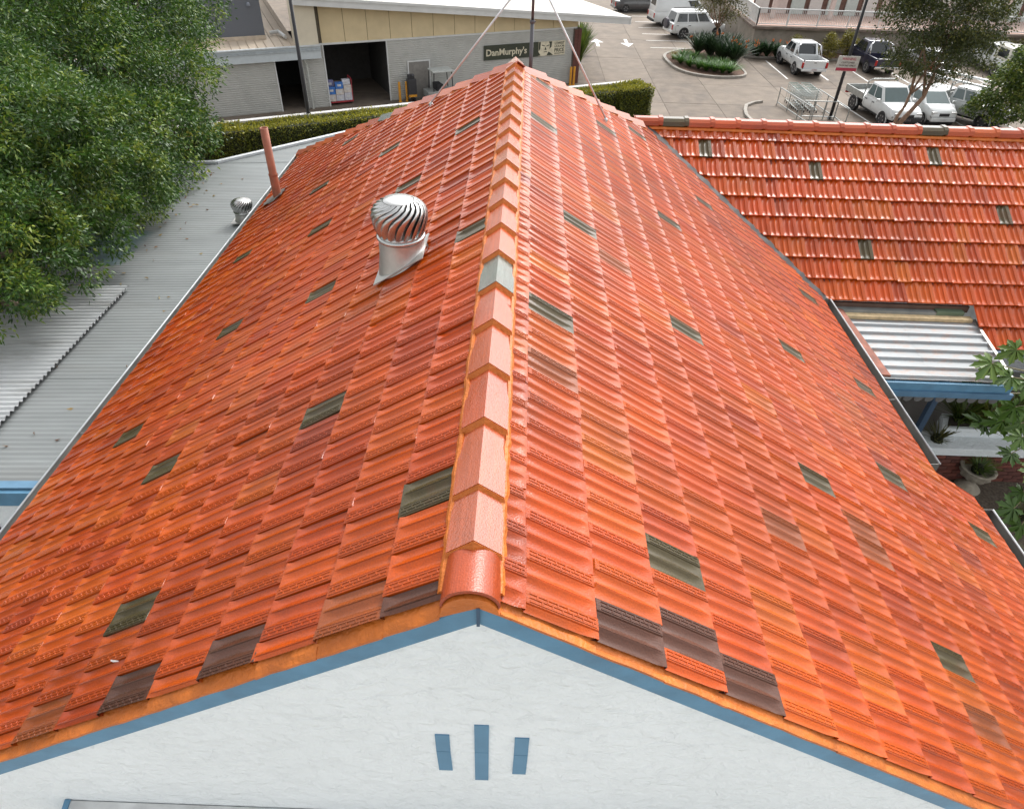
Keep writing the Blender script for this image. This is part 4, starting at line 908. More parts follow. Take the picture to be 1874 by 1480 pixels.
# forklift-like pallet jack by the service door, and grey equipment cabinet
def pallet_truck(P, rz):
    t = thing('pallet_truck', 'black and yellow striped pallet truck parked by the service door', 'pallet truck', P, rz)
    m = MB(); m.box((0, 0, .75), (.5, .35, .9)); m.box((0, .05, 1.3), (.36, .25, .25)); m.build('body', mat('black_plastic', (.03, .03, .035), .5), t, bevel=.04)
    m = MB(); m.box((0, -.19, .35), (.46, .02, .12)); m.build('hazard_panel', M_YEL, t)
    for sx_ in (-.16, .16): m = MB(); m.box((sx_, .6, .08), (.15, 1.1, .06)); m.build('fork', mat('black_plastic', (.03, .03, .035), .5), t)
    for sx_ in (-.15, .15): m = MB(); m.tube((sx_ - .04, -.05, .09), (sx_ + .04, -.05, .09), .09, n=12); m.build('wheel', M_VOID, t)
    m = MB(); m.path([(0, -.1, 1.3), (0, -.3, 1.5), (0, -.38, 1.42)], [.025] * 3, 8); m.build('tiller', M_MAST, t)
pallet_truck(fac(fs(fpx(748, 165)), .6, 0), TH)
bg_ = thing('utility_buggy', 'small grey topped buggy parked in the lane behind the hip tiles', 'buggy', fac(fs(fpx(795, 165)), .95, 0), TH)
m = MB(); m.box((0, 0, .45), (1.7, .95, .35)); m.build('tub', mat('buggy_grey', (.25, .26, .25), .5), bg_, bevel=.05)
m = MB(); m.box((.1, 0, 1.62), (1.25, 1.0, .07)); m.build('canopy', mat('buggy_canopy', (.42, .44, .42), .5), bg_, bevel=.02)
for sx_ in (-.5, .65):
    for sy in (-.42, .42): m = MB(); m.bar((sx_, sy, .6), (sx_ * .9, sy, 1.6), .04); m.build('canopy_post', M_VOID, bg_)
for sx_ in (-.55, .55):
    for sy in (-.45, .45): m = MB(); m.tube((sx_, sy - .06, .22), (sx_, sy + .06, .22), .22, n=14); m.build('wheel', M_VOID, bg_)
m = MB(); m.box((-.1, 0, .78), (.4, .8, .35)); m.build('seat', M_VOID, bg_, bevel=.05)
def lamp(P, h, label):
    t = thing('lamp_post', label, 'lamp post', P); m = MB(); m.lathe([(.09, 0), (.085, h * .3), (.06, h)], 12); m.build('pole', mat('black_pole', (.022, .022, .026), .45), t, smooth=True)
    m = MB(); m.lathe([(.16, 0), (.16, .03), (.1, .06)], 12); m.build('base_flange', mat('black_pole', (0, 0, 0)), t)
    m = MB(); m.bar((0, 0, h), (0, -.9, h + .15), .06); m.build('arm', mat('black_pole', (0, 0, 0)), t)
    m = MB(); m.box((0, -1.1, h + .14), (.28, .55, .1)); m.build('lantern', mat('lantern_grey', (.25, .25, .26), .5), t, bevel=.03); return t
lamp((-9.33, 30.62, 0), 8.6, 'slim black lamp post rising out of the hedge by the loading dock')
SP = Vector((17.35, 39.8, 0)); lamp(SP, 8.6, 'black lamp post carrying the parking sign beside the trolley bay')
ps = thing('parking_sign', 'white parking warning sign with a red strip fixed to the lamp post', 'sign', SP + Vector((0, -.09, 2.5)), R(-2), world=False)
M_SW = mat('sign_white', (.62, .60, .56), .6); M_SR = mat('sign_red', (.50, .05, .09), .6)
m = MB(); m.box((0, 0, .36), (1.14, .03, .74)); m.build('plate', M_SW, ps, bevel=.01)
m = MB(); m.box((0, -.017, .085), (1.08, .004, .15)); m.build('red_strip', M_SR, ps)
for tt, z, hgt, wd_, mm_ in (('WARNING', .53, .13, .72, M_SR), ('CUSTOMER', .37, .09, .70, mat('sign_ink', (.12, .08, .07), .6)), ('PARKING ONLY', .23, .09, .86, mat('sign_ink', (0, 0, 0))), ('UNAUTHORISED VEHICLES', .06, .05, .95, M_SW)):
    if tt.startswith('UNAUTH'): continue
    fit_text(tt, ps, (-wd_ / 2, -.019, z), (1, 0, 0), (0, 0, 1), wd_, hgt, mm_)
for zz in (.15, .6): m = MB(); m.lathe([(.1, zz), (.1, zz + .03)], 12, c=(0, .09, 0), caps=False); m.build('clamp_band', M_ZINC2, ps)
# ================================================================== VEHICLES
M_WHITE = mat('white_car_paint', (.66, .68, .68), .28, var=.03, coat=1.0); M_NAVY = mat('navy_car_paint', (.012, .014, .04), .28, var=.05, coat=1.0); M_SILV = mat('silver_car_paint', (.36, .37, .38), .3, metal=.4, var=.04, coat=1.0)
M_GLASS = mat('car_glass', (.015, .02, .022), .06, var=.05, spec=.8); M_TINT = mat('green_tint_glass', (.06, .10, .10), .07, var=.05, spec=.8)
M_TYRE = mat('tyre', (.018, .018, .018), .8); M_RIM = mat('alloy_rim', (.42, .42, .43), .3, metal=.8); M_TRIM = mat('black_trim', (.02, .02, .022), .55)
M_RED = mat('tail_lamp', (.42, .02, .02), .15); M_HEAD = mat('head_lamp', (.5, .5, .48), .1); M_CHR = mat('chrome', (.62, .62, .63), .15, metal=.95); M_ALU = mat('tray_aluminium', (.36, .37, .36), .4, metal=.5, var=.15, scale=5)
M_PLATE = mat('number_plate', (.5, .42, .42), .5)
def hexa(c8):
    m = MB(); m.add(c8, [(0, 1, 2, 3), (7, 6, 5, 4), (0, 4, 5, 1), (1, 5, 6, 2), (2, 6, 7, 3), (3, 7, 4, 0)]); return m
def bil(q, u, v): return (q[0] * (1 - u) + q[1] * u) * (1 - v) + (q[3] * (1 - u) + q[2] * u) * v
def pane(q, u0, u1, v0, v1, off, name, material, par, thick=.012):
    q = [Vector(p) for p in q]; n = (q[1] - q[0]).cross(q[3] - q[0]).normalized(); p = [bil(q, u, v) + n * off for u, v in ((u0, v0), (u1, v0), (u1, v1), (u0, v1))]
    m = MB(); m.prism(p, -n * thick); return m.build(name, material, par)
def wheel(par, x, y, r, w_, sgn, rim=M_RIM):
    h = bpy.data.objects.new('wheel', None); col.objects.link(h); h.parent = par; h.location = (x, y, r)
    m = MB(); prof = [(r * .62, -w_ / 2), (r * .9, -w_ / 2), (r, -w_ / 2 + .03), (r, w_ / 2 - .03), (r * .9, w_ / 2), (r * .62, w_ / 2)]
    m.lathe(prof, 22); m.v = [(a, c_, b) for a, b, c_ in m.v]; m.build('tyre', M_TYRE, h, smooth=False)
    m = MB(); m.lathe([(r * .64, -.03), (r * .64, .03), (r * .1, .035)], 18); m.v = [(a, c_ * sgn + sgn * w_ * .36, b) for a, b, c_ in m.v]; rm = m.build('rim', mat('dark_rim', (.06, .06, .065), .5, metal=.5), h)  # dark disc set behind the spokes
    m = MB()
    for k in range(6):
        a = math.pi / 3 * k; m.bar((.04 * math.cos(a), sgn * w_ * .46, .04 * math.sin(a)), (r * .63 * math.cos(a), sgn * w_ * .46, r * .63 * math.sin(a)), r * .17, .02, up=(0, 1, 0))
    m.lathe([(r * .66, -.012), (r * .66, .012), (r * .56, .012), (r * .56, -.012)], 18, caps=False)
    k0 = len(m.v) - 72; m.v[k0:] = [(a, c_ + sgn * w_ * .47, b) for a, b, c_ in m.v[k0:]]
    m.build('spokes', rim, h)
def car(name, label, cat, loc, rz, L_, W_, paint, kind, group, wb=None, belt=.98, roof=1.72, hood=1.02, cab=None, ride=.38, wr=.36, glass=M_GLASS, tail=None, headlights=True):
    """x forward, origin on the ground under the middle; cab = (rear base, rear roof, front roof, windscreen base)"""
    t = thing(name, label, cat, (loc[0], loc[1], 0.005), rz, group); hl, hw = L_ / 2, W_ / 2; wb = wb or L_ * .58
    fa, ra = hl - (L_ - wb) * .45, hl - (L_ - wb) * .45 - wb
    xr0, xr1, xf1, xf0 = cab
    tz = tail if tail is not None else belt
    def sect(x, zb, zt, w0, w1): return [Vector((x, -w0 * .9, zb)), Vector((x, -w0, zb + .14)), Vector((x, -w0, zt - .22)), Vector((x, -w1, zt - .04)), Vector((x, -w1 * .88, zt)), Vector((x, w1 * .88, zt)), Vector((x, w1, zt - .04)), Vector((x, w0, zt - .22)), Vector((x, w0, zb + .14)), Vector((x, w0 * .9, zb))]
    st = [(-hl + .02, ride + .06, tz - .03, hw * .93, hw * .90), (-hl + .10, ride, tz, hw, hw * .95), (xr0, ride - .02, tz, hw, hw * .95), (xr0 + .05, ride - .04, belt, hw, hw * .96), (xf0 - .25, ride - .04, belt, hw, hw * .96), (xf0 + .1, ride - .04, hood + .05, hw, hw * .95), (hl - .45, ride, hood - .05, hw * .98, hw * .90), (hl - .12, ride + .03, hood - .16, hw * .93, hw * .82), (hl, ride + .10, hood - .32, hw * .84, hw * .74)]
    if kind == 'tub': st = [s for s in st if s[0] > xr0 - .001]
    if kind == 'tray': st = [s for s in st if s[0] > xr0 - .001]
    m = MB(); m.loft([sect(*s) for s in st]); body = m.build('body', paint, t, smooth=True, bevel=0); body.data.set_sharp_from_angle(angle=R(38))
    # cab
    zb = belt - .04; w0, w1 = hw * .955, hw * .78
    c8 = [Vector(p) for p in ((xr0, -w0, zb), (xf0, -w0, zb), (xf0, w0, zb), (xr0, w0, zb), (xr1, -w1, roof), (xf1, -w1, roof), (xf1, w1, roof), (xr1, w1, roof))]
    cb = hexa(c8).build('cabin', paint, t, bevel=.07, seg=3, smooth=True)
    R_, L2, Fq, Bq = [c8[0], c8[1], c8[5], c8[4]], [c8[2], c8[3], c8[7], c8[6]], [c8[1], c8[2], c8[6], c8[5]], [c8[3], c8[0], c8[4], c8[7]]
    pane(Fq, .07, .93, .10, .90, .006, 'windscreen', glass, cb)
    if kind != 'van': pane(Bq, .10, .90, .12, .88, .006, 'rear_window', M_GLASS, cb)
    else:
        pane(Bq, .12, .88, .45, .86, .006, 'rear_window', M_GLASS, cb)
    splits = {'tub': [(.07, .46), (.50, .92)], 'tray': [(.09, .44), (.49, .91)], 'suv': [(.05, .33), (.36, .62), (.65, .93)], 'hatch': [(.08, .46), (.50, .91)], 'van': [(.74, .955)]}[kind]
    for q, fl in ((R_, False), (L2, True)):
        for a, b in splits:
            if fl: a, b = 1 - b, 1 - a
            pane(q, a, b, .16 if kind != 'van' else .42, .84, .006, 'side_window', M_TINT if glass is M_TINT else M_GLASS, cb)
    if kind in ('suv', 'hatch'): pass
    # doors: seams and handles
    for sy in (-1, 1):
        for a, b in splits[:2] if kind != 'van' else [(.7, .95)]:
            xx = xr0 + (xf0 - xr0) * a + .12
            m = MB(); m.box((xx, sy * (hw + .008), belt - .16), (.16, .03, .035)); m.build('door_handle', M_TRIM if kind != 'hatch' else paint, t)
            m = MB(); m.box((xr0 + (xf0 - xr0) * a - .03, sy * (hw * 1.0 - .001), (ride + belt) / 2), (.012, .008, belt - ride - .25)); m.build('door_seam', M_TRIM, t)
        m = MB(); m.box((xf0 - .28, sy * (hw + .12), belt + .09), (.12, .2, .16)); m.build('wing_mirror', paint if kind != 'van' else M_TRIM, t, bevel=.035)
        for xa in (fa, ra):
            wheel(t, xa, sy * (hw - .10), wr, .22, sy)
            m = MB(); m.tube((xa, sy * (hw - .22), wr), (xa, sy * (hw + .006), wr), wr * 1.14, n=26); m.build('wheel_well', M_TRIM, t)
            ring = [Vector((xa + wr * k * math.cos(a), sy * (hw + .012), wr + wr * k * math.sin(a))) for k in (1.12, 1.26) for a in [R(-8 + 196 * i / 14) for i in range(15)]]
            m = MB(); m.add(ring, [(i, i + 1, i + 16, i + 15) for i in range(14)]); m.add([p - Vector((0, sy * .05, 0)) for p in ring], [(i, i + 1, i + 16, i + 15) for i in range(14)])
            m.build('wheel_arch', paint, t)
    # front
    m = MB(); m.box((hl - .02, 0, ride + .10), (.16, W_ * .84, .22)); m.build('front_bumper', paint if kind in ('hatch', 'van') else M_TRIM if kind == 'tray' else paint, t, bevel=.05)
    m = MB(); m.box((hl - .03, 0, hood - .36), (.10, W_ * .34, .16)); m.build('grille', M_TRIM, t, bevel=.02)
    if headlights:
        for sy in (-1, 1): m = MB(); m.box((hl - .13, sy * hw * .66, hood - .30), (.22, .34, .18)); m.build('headlight', M_HEAD, t, bevel=.06)
    m = MB(); m.box((hl + .05, 0, ride + .10), (.02, .36, .11)); m.build('number_plate', M_PLATE, t)
    if kind in ('suv', 'hatch', 'van'):
        for sy in (-1, 1): m = MB(); m.box((-hl + .05, sy * hw * .86, tz - .28), (.12, .16, .34)); m.build('tail_light', M_RED, t, bevel=.02)
        m = MB(); m.box((-hl + .02, 0, ride + .08), (.16, W_ * .9, .2)); m.build('rear_bumper', M_TRIM if kind == 'van' else paint, t, bevel=.05)
        m = MB(); m.box((-hl - .005, .1, tz - .35), (.02, .36, .11)); m.build('number_plate', M_PLATE, t)
    m = MB(); m.box(((fa + ra) / 2, 0, ride - .08), (L_ * .86, W_ * .8, .16)); m.build('chassis', M_TRIM, t)
    t['dims'] = (L_, W_, xr0, xr1, xf1, xf0, belt, roof, ride, ra); return t
def tub(t, paint, tailgate_word=None, bar=None, canopy=None):
    """pick-up tub: side panels, floor, tailgate, rear bumper, lamps"""
    L_, W_, xr0, xr1, xf1, xf0, belt, roof, ride, ra = t['dims']; hl, hw = L_ / 2, W_ / 2; x0, x1 = -hl + .06, xr0 + .04; zt, zb = belt + .02, ride
    for sy in (-1, 1):
        m = MB(); m.prism([(x0, sy * hw * .99, zb + .05), (x1, sy * hw, zb - .03), (x1, sy * hw, zt), (x0, sy * hw * .98, zt + .02)], (0, -sy * .1, 0)); m.build('tub_side', paint, t, bevel=.03, smooth=True)
        m = MB(); m.box((x0 - .0, sy * hw * .90, zt - .26), (.10, .13, .34)); m.build('tail_light', M_RED, t, bevel=.02)
    m = MB(); m.box(((x0 + x1) / 2, 0, zb + .22), (x1 - x0, W_ * .9, .05)); m.build('tub_liner', M_TRIM, t)
    m = MB(); m.box((x0 + .02, 0, (zb + .12 + zt) / 2), (.07, W_ * .80, zt - zb - .1)); tg = m.build('tailgate', paint, t, bevel=.025)
    m = MB(); m.box((x0 - .02, 0, zt - .12), (.02, .16, .04)); m.build('handle', M_TRIM, tg)
    m = MB(); m.box((x0 - .03, 0, zb + .03), (.14, W_ * .92, .16)); m.build('rear_bumper', M_CHR if paint is M_NAVY else paint, t, bevel=.03)
    m = MB(); m.box((x0 - .105, 0, zb + .06), (.012, .36, .10)); m.build('number_plate', M_PLATE, t)
    if tailgate_word: fit_text(tailgate_word, tg, (x0 - .017, .44, zt - .40), (0, -1, 0), (0, 0, 1), .88, .15, M_TRIM, off=.01)
    if bar:
        for sy in (-1, 1): m = MB(); m.path([(xr0 - .62, sy * hw * .9, zt), (xr0 - .25, sy * hw * .84, roof - .12), (xr0 - .12, sy * hw * .6, roof + .0)], [.04] * 3, 8); m.path([(xr0 - .15, sy * hw * .9, zt), (xr0 - .2, sy * hw * .84, roof - .12)], [.04] * 2, 8); m.build('sports_bar', bar, t, smooth=True)
    if canopy:
        z0, z1 = zt, roof + .10; w0, w1 = hw * .97, hw * .80
        c8 = [Vector(p) for p in ((x0, -w0, z0), (x1, -w0, z0), (x1, w0, z0), (x0, w0, z0), (x0 + .30, -w1, z1), (x1, -w1, z1), (x1, w1, z1), (x0 + .30, w1, z1))]
        cn = hexa(c8).build('canopy', canopy, t, bevel=.07, seg=3, smooth=True)
        pane([c8[3], c8[0], c8[4], c8[7]], .09, .91, .12, .86, .006, 'rear_window', M_GLASS, cn)
        for q in ([c8[0], c8[1], c8[5], c8[4]], [c8[2], c8[3], c8[7], c8[6]]): pane(q, .18, .82, .2, .8, .006, 'side_window', M_GLASS, cn)
    else:
        pass
def tray(t, z=.82):
    L_, W_, xr0, xr1, xf1, xf0, belt, roof, ride, ra = t['dims']; hl, hw = L_ / 2, W_ / 2; x0, x1 = -hl, xr0 - .08
    m = MB(); m.box(((x0 + x1) / 2, 0, z), (x1 - x0, W_ * 1.02, .07)); m.build('tray_floor', M_ALU, t)
    for sy in (-1, 1): m = MB(); m.box(((x0 + x1) / 2, sy * hw * 1.01, z + .16), (x1 - x0, .035, .28)); m.build('tray_side', M_ALU, t); m = MB(); m.box((ra, sy * hw * .92, z - .12), (.9, .22, .03)); m.build('mudguard', M_TRIM, t)
    m = MB(); m.box((x0, 0, z + .16), (.035, W_ * 1.0, .28)); m.build('tray_tailboard', M_ALU, t)
    m = MB(); m.path([(x1, -hw, z), (x1, -hw * .94, roof - .05), (x1, -hw * .7, roof + .06), (x1, hw * .7, roof + .06), (x1, hw * .94, roof - .05), (x1, hw, z)], [.035] * 6, 8); m.bar((x1, -hw, z + .5), (x1, hw, z + .5), .04); m.build('headboard_frame', M_ALU, t)
    for sy in (-1, 1): m = MB(); m.box((x0 - .01, sy * hw * .8, z - .12), (.05, .3, .12)); m.build('tail_light', M_RED, t)
GV = 'vehicles in the car park'
# white crew-cab ute seen from behind
def mid(a, b): return ((a[0] + b[0]) / 2, (a[1] + b[1]) / 2)
u1 = car('pickup_truck', 'white pickup with open black lined tub and sports bar, seen from behind', 'pickup', (19.0, 51.15), R(93), 5.1, 1.80, M_WHITE, 'tub', GV, wb=3.0, belt=1.06, roof=1.78, hood=1.12, cab=(-.72, -.45, .62, 1.25), ride=.50, wr=.38); tub(u1, M_WHITE, bar=M_CHR)
u2 = car('pickup_truck', 'navy blue pickup with chrome sports bar behind the lamp post', 'pickup', (24.35, 52.4), R(92), 5.15, 1.80, M_NAVY, 'tub', GV, wb=3.05, belt=1.06, roof=1.78, hood=1.12, cab=(-.72, -.45, .62, 1.25), ride=.50, wr=.38); tub(u2, M_NAVY, bar=M_CHR)
u3 = car('pickup_truck', 'white pickup with canopy and lettered tailgate at the far right', 'pickup', (33.2, 52.6), R(93), 5.2, 1.82, M_WHITE, 'tub', GV, wb=3.08, belt=1.06, roof=1.80, hood=1.12, cab=(-.72, -.45, .62, 1.25), ride=.50, wr=.39); tub(u3, M_WHITE, tailgate_word='TOYOTA', canopy=mat('cream_canopy', (.62, .60, .52), .35, coat=.6))
u4 = car('pickup_truck', 'white pickup with alloy drop-side tray, front facing the house', 'pickup', (20.35, 40.5), R(-83), 5.2, 1.84, M_WHITE, 'tray', GV, wb=3.2, belt=1.10, roof=1.80, hood=1.14, cab=(-.55, -.40, .60, 1.35), ride=.50, wr=.38, glass=M_TINT); tray(u4)
h1 = car('hatchback', 'small white hatchback parked between the two tray pickups', 'car', (23.0, 40.75), R(-86), 3.65, 1.66, M_WHITE, 'hatch', GV, wb=2.37, belt=.95, roof=1.50, hood=1.0, cab=(-1.72, -1.35, .15, 1.05), ride=.30, wr=.29, glass=M_TINT)
u5 = car('pickup_truck', 'white pickup with pipe racks over its tray, half hidden by leaves', 'pickup', (25.0, 40.7), R(-55), 5.2, 1.80, M_WHITE, 'tray', GV, wb=3.1, belt=1.10, roof=1.76, hood=1.12, cab=(-.55, -.40, .60, 1.30), ride=.48, wr=.37, glass=M_TINT); tray(u5, .85)
for sy in (-1, 1):
    m = MB(); m.tube((-2.7, sy * .78, 2.0), (1.3, sy * .78, 2.0), .06, n=12); m.build('rack_pipe', M_WHITE, u5)
    for xx in (-2.3, -.7): m = MB(); m.bar((xx, sy * .8, .9), (xx, sy * .78, 2.0), .04); m.build('rack_post', M_ALU, u5)
for xx in (-2.3, -.7, .5): m = MB(); m.bar((xx, -.8, 1.96), (xx, .8, 1.96), .04); m.build('rack_bar', M_ALU, u5)
m = MB(); m.box((-1.6, 0, 1.12), (1.3, 1.3, .5)); m.build('tool_box', M_ALU, u5, bevel=.03)
sv = car('suv', 'white four-wheel drive with spare wheel and dark windows beside the planted island', 'suv', (13.55, 61.05), R(14), 4.6, 1.86, M_WHITE, 'suv', GV, wb=2.78, belt=1.10, roof=1.86, hood=1.15, cab=(-2.18, -1.92, .45, 1.15), ride=.44, wr=.39)
m = MB(); m.lathe([(.12, -.1), (.36, -.1), (.38, 0), (.36, .1), (.1, .12)], 20); m.v = [(-2.42 - c_, a + .12, b + .98) for a, b, c_ in m.v]; m.build('spare_wheel', mat('spare_cover', (.07, .065, .08), .5), sv)
for sy in (-1, 1): m = MB(); m.tube((-1.7, sy * .66, 1.93), (.3, sy * .66, 1.93), .025, n=8); m.build('roof_rail', M_TRIM, sv)
for sy in (-1, 1): m = MB(); m.box((.0, sy * .95, .40), (2.0, .14, .05)); m.build('side_step', M_ALU, sv)
vn = car('van', 'long white panel van parked behind the white four-wheel drive', 'van', (13.0, 65.6), R(10), 4.9, 1.85, M_WHITE, 'van', GV, wb=2.9, belt=1.12, roof=2.06, hood=1.18, cab=(-2.40, -2.30, 1.25, 2.05), ride=.38, wr=.34)
c9 = car('parked_car', 'dark car at the very top edge behind the white van', 'car', (10.2, 71.5), R(8), 4.5, 1.78, mat('graphite_paint', (.06, .06, .065), .3, coat=1), 'hatch', GV, wb=2.65, belt=.95, roof=1.48, hood=1.0, cab=(-1.9, -1.3, .2, 1.15), ride=.30, wr=.32)
c10 = car('parked_car', 'silver car mostly hidden behind the leaning tree', 'car', (28.2, 52.3), R(92), 4.5, 1.78, M_SILV, 'hatch', GV, wb=2.65, belt=.95, roof=1.48, hood=1.0, cab=(-1.9, -1.3, .2, 1.15), ride=.30, wr=.32)

# ================================================================== TROLLEY BAY, BOLLARDS, STANDPIPE
M_WIRE = mat('trolley_wire', (.42, .46, .45), .35, metal=.6)
def make_trolley():
    t = thing('shopping_trolley', '', 'trolley', (0, 0, 0)); t['dims'] = (0,)
    m = MB(); x0, x1 = -.42, .45; n = 6
    def P(u, v, side): # basket surface
        x = x0 + (x1 - x0) * u; wdt = .29 - .06 * u; z = .55 + .10 * u + v * (.48 - .10 * u); return Vector((x, side * wdt, z))
    for s in (-1, 1):
        for i in range(n + 1): m.bar(P(i / n, 0, s), P(i / n, 1, s), .007)
        for k in range(5): m.bar(P(0, k / 4, s), P(1, k / 4, s), .008)
    for i in range(n + 1): m.bar(P(i / n, 0, -1), P(i / n, 0, 1), .007)
    for k in range(5): m.bar(P(1, k / 4, -1), P(1, k / 4, 1), .008); m.bar(P(0, k / 4, -1), P(0, k / 4, 1), .007)
    m.build('wire_basket', M_WIRE, t)
    m = MB()
    for s in (-1, 1): m.path([(-.48, s * .26, 1.03), (-.36, s * .26, .5), (-.40, s * .26, .16), (.42, s * .2, .14)], [.013] * 4, 6)
    m.bar((-.4, -.26, .2), (-.4, .26, .2), .02); m.bar((.42, -.2, .16), (.42, .2, .16), .02); m.build('frame', M_WIRE, t)
    m = MB(); m.tube((-.49, -.27, 1.04), (-.49, .27, 1.04), .017, n=8); m.build('handle', mat('trolley_handle', (.10, .20, .17), .5), t)
    for xx, ww in ((-.4, .25), (.42, .19)):
        for s in (-1, 1): m = MB(); m.tube((xx, s * ww - .015, .06), (xx, s * ww + .015, .06), .06, n=10); m.build('castor', M_TYRE, t)
    return t
proto = make_trolley(); base = onz(1498, 208, 0)
for r_ in range(2):
    for k in range(5):
        o = proto if (r_, k) == (0, 0) else copy_tree(proto)
        o.location = (16.0 + r_ * .72, 42.6 - k * .34, .01); o.rotation_euler = (0, 0, R(-90))
        nm = ('first', 'second', 'third', 'fourth', 'rearmost')[k]
        tag(o, '%s wire shopping trolley of the %s row in the bay, counted from the back' % (nm, ('left', 'right')[r_]), 'trolley', 'shopping trolleys nested in the bay')
bay = thing('trolley_bay', 'grey tubular steel rails of the trolley bay beside the lamp post', 'railing', (16.2, 41, 0))
M_RAIL = mat('galvanised_rail', (.33, .34, .33), .45, metal=.5, var=.15)
for (a, b) in (((-1.15, 1.25), (-.55, -2.6)), ((1.05, 1.2), (1.45, -2.6)), ((-.55, -1.35), (1.3, -1.35))):
    n = 3; A, B_ = Vector((*a, 0)), Vector((*b, 0))
    m = MB()
    for z in (.15, .95): m.tube(A + Vector((0, 0, z)), B_ + Vector((0, 0, z)), .03, n=8)
    m.build('rail', M_RAIL, bay)
    for i in range(n + 1):
        q = A.lerp(B_, i / n); m = MB(); m.tube(q, q + Vector((0, 0, .97)), .03, n=8); m.build('post', M_RAIL, bay)
M_CB = mat('cream_bollard', (.58, .55, .46), .6)
bollard(onz(1607, 222, 0) + Vector((0, -.2, 0)), 1.25, .11, M_CB, 'cream bollard left of the orange standpipe', 'cream bollards in front of the tray pickup')
bollard(onz(1655, 222, 0) + Vector((-.35, -.2, 0)), 1.25, .11, M_CB, 'cream bollard right of the orange standpipe', 'cream bollards in front of the tray pickup')
hy = thing('standpipe', 'orange fire standpipe with red valve wheels between two cream bollards', 'standpipe', onz(1628, 222, 0) + Vector((-.1, -.2, 0)))
M_OR = mat('orange_paint', (.62, .13, .03), .5)
m = MB(); m.lathe([(.09, 0), (.07, .1), (.07, .95), (.10, 1.0), (.10, 1.06), (.05, 1.1)], 14); m.build('riser', M_OR, hy)
for s in (-1, 1):
    m = MB(); m.path([(0, 0, .95), (s * .25, 0, .95), (s * .42, -.02, .9)], [.06, .055, .06], 10); m.build('outlet', M_OR, hy)
    m = MB(); m.lathe([(.10, -.02), (.13, 0), (.10, .02)], 12); m.v = [(s * .48 + c_, a, b + .9) for a, b, c_ in m.v]; m.build('valve_wheel', mat('valve_red', (.42, .03, .03), .5), hy)
# island in the car park
IS = [onz(*p) for p in ((1213, 104), (1222, 118), (1240, 130), (1270, 139), (1310, 144), (1350, 144), (1366, 140), (1360, 130), (1350, 120), (1352, 108), (1345, 98), (1318, 92), (1262, 92), (1230, 96))]
def ring_off(pts, d):
    c_ = sum(pts, Vector()) / len(pts); return [p + (c_ - p).normalized() * d for p in pts]
isl = thing('kerbed_island', 'kerbed garden island with mulch in the middle of the car park', 'garden bed', sum(IS, Vector()) / len(IS), world=True)
def smooth_ring(pts, n=4):
    out = []; k = len(pts)
    for i in range(k):
        a, b, c_, d = pts[i - 1], pts[i], pts[(i + 1) % k], pts[(i + 2) % k]
        for q in range(n):
            t = q / n; out.append(.5 * ((2 * b) + (c_ - a) * t + (2 * a - 5 * b + 4 * c_ - d) * t * t + (3 * b - a - 3 * c_ + d) * t ** 3))
    return out
I0 = smooth_ring(IS); I1 = ring_off(I0, .22)
m = MB(); up_ = Vector((0, 0, .14)); n = len(I0)
m.add([p for p in I0] + [p + up_ for p in I0] + [p + up_ for p in I1] + [p for p in I1], [(r * n + i, r * n + (i + 1) % n, (r + 1) * n + (i + 1) % n, (r + 1) * n + i) for r in range(3) for i in range(n)]); m.build('kerb', C_KERB, isl)
m = MB(); m.add([p + Vector((0, 0, .10)) for p in I1], [tuple(range(n))]); m.build('mulch', mat('mulch', (.14, .08, .055), .95, var=.5, scale=14, bump=.9, bscale=40), isl)
kb = thing('bed_kerb', 'concrete kerb and mulch bed under the podium wall behind the pickups', 'kerb', (28, 54.6, 0), world=True)
m = MB(); m.box((35, 54.15, .07), (38, .2, .14)); m.build('kerb', C_KERB, kb, bevel=.02)
m = MB(); m.box((35, 55.2, .05), (37.6, 1.9, .1)); m.build('mulch', mat('mulch', (0, 0, 0)), kb)
n_ = thing('nib_kerb', 'curved concrete kerb nib left of the trolley bay', 'kerb', (13.5, 41.5, 0), world=True)
K = [onz(*p) for p in ((1362, 213), (1360, 204), (1362, 195), (1375, 190), (1390, 188))]; K = [K[0] + Vector((.2, -3, 0))] + K
m = MB(); m.loft([[p, p + Vector((0, 0, .13)), p + Vector((.18, -.05, .13)), p + Vector((.18, -.05, 0))] for p in K]); m.build('kerb', C_KERB, n_)
# podium terrace with balustrade
pod = thing('terrace_building', 'raised concrete terrace with white balustrade and pale wall panels behind the car park', 'building', (17, 56.2, 0), world=True)
M_POD = mat('podium_concrete', (.30, .265, .22), .9, var=.2, scale=1.2, dirt=(.12, .10, .085), dscale=.9, damt=.8, bump=.3)
PX0, PY0 = 16.95, 56.1
m = MB(); m.box((PX0 + 20, PY0 + 10.1, .80), (40, 20, 1.6)); m.build('podium_wall', M_POD, pod)
m = MB(); m.box((PX0 + 19.9, PY0 + 9.9, 1.68), (40.4, 20.4, .16)); m.build('podium_slab', mat('podium_edge', (.17, .13, .105), .9, var=.3, scale=2), pod)
m = MB(); m.box((PX0 + 20.1, PY0 + 10.1, 1.77), (40, 20, .03)); m.build('terrace_floor', mat('pink_tile_floor', (.42, .27, .215), .7, var=.12, scale=3), pod)
RZ = 2.86
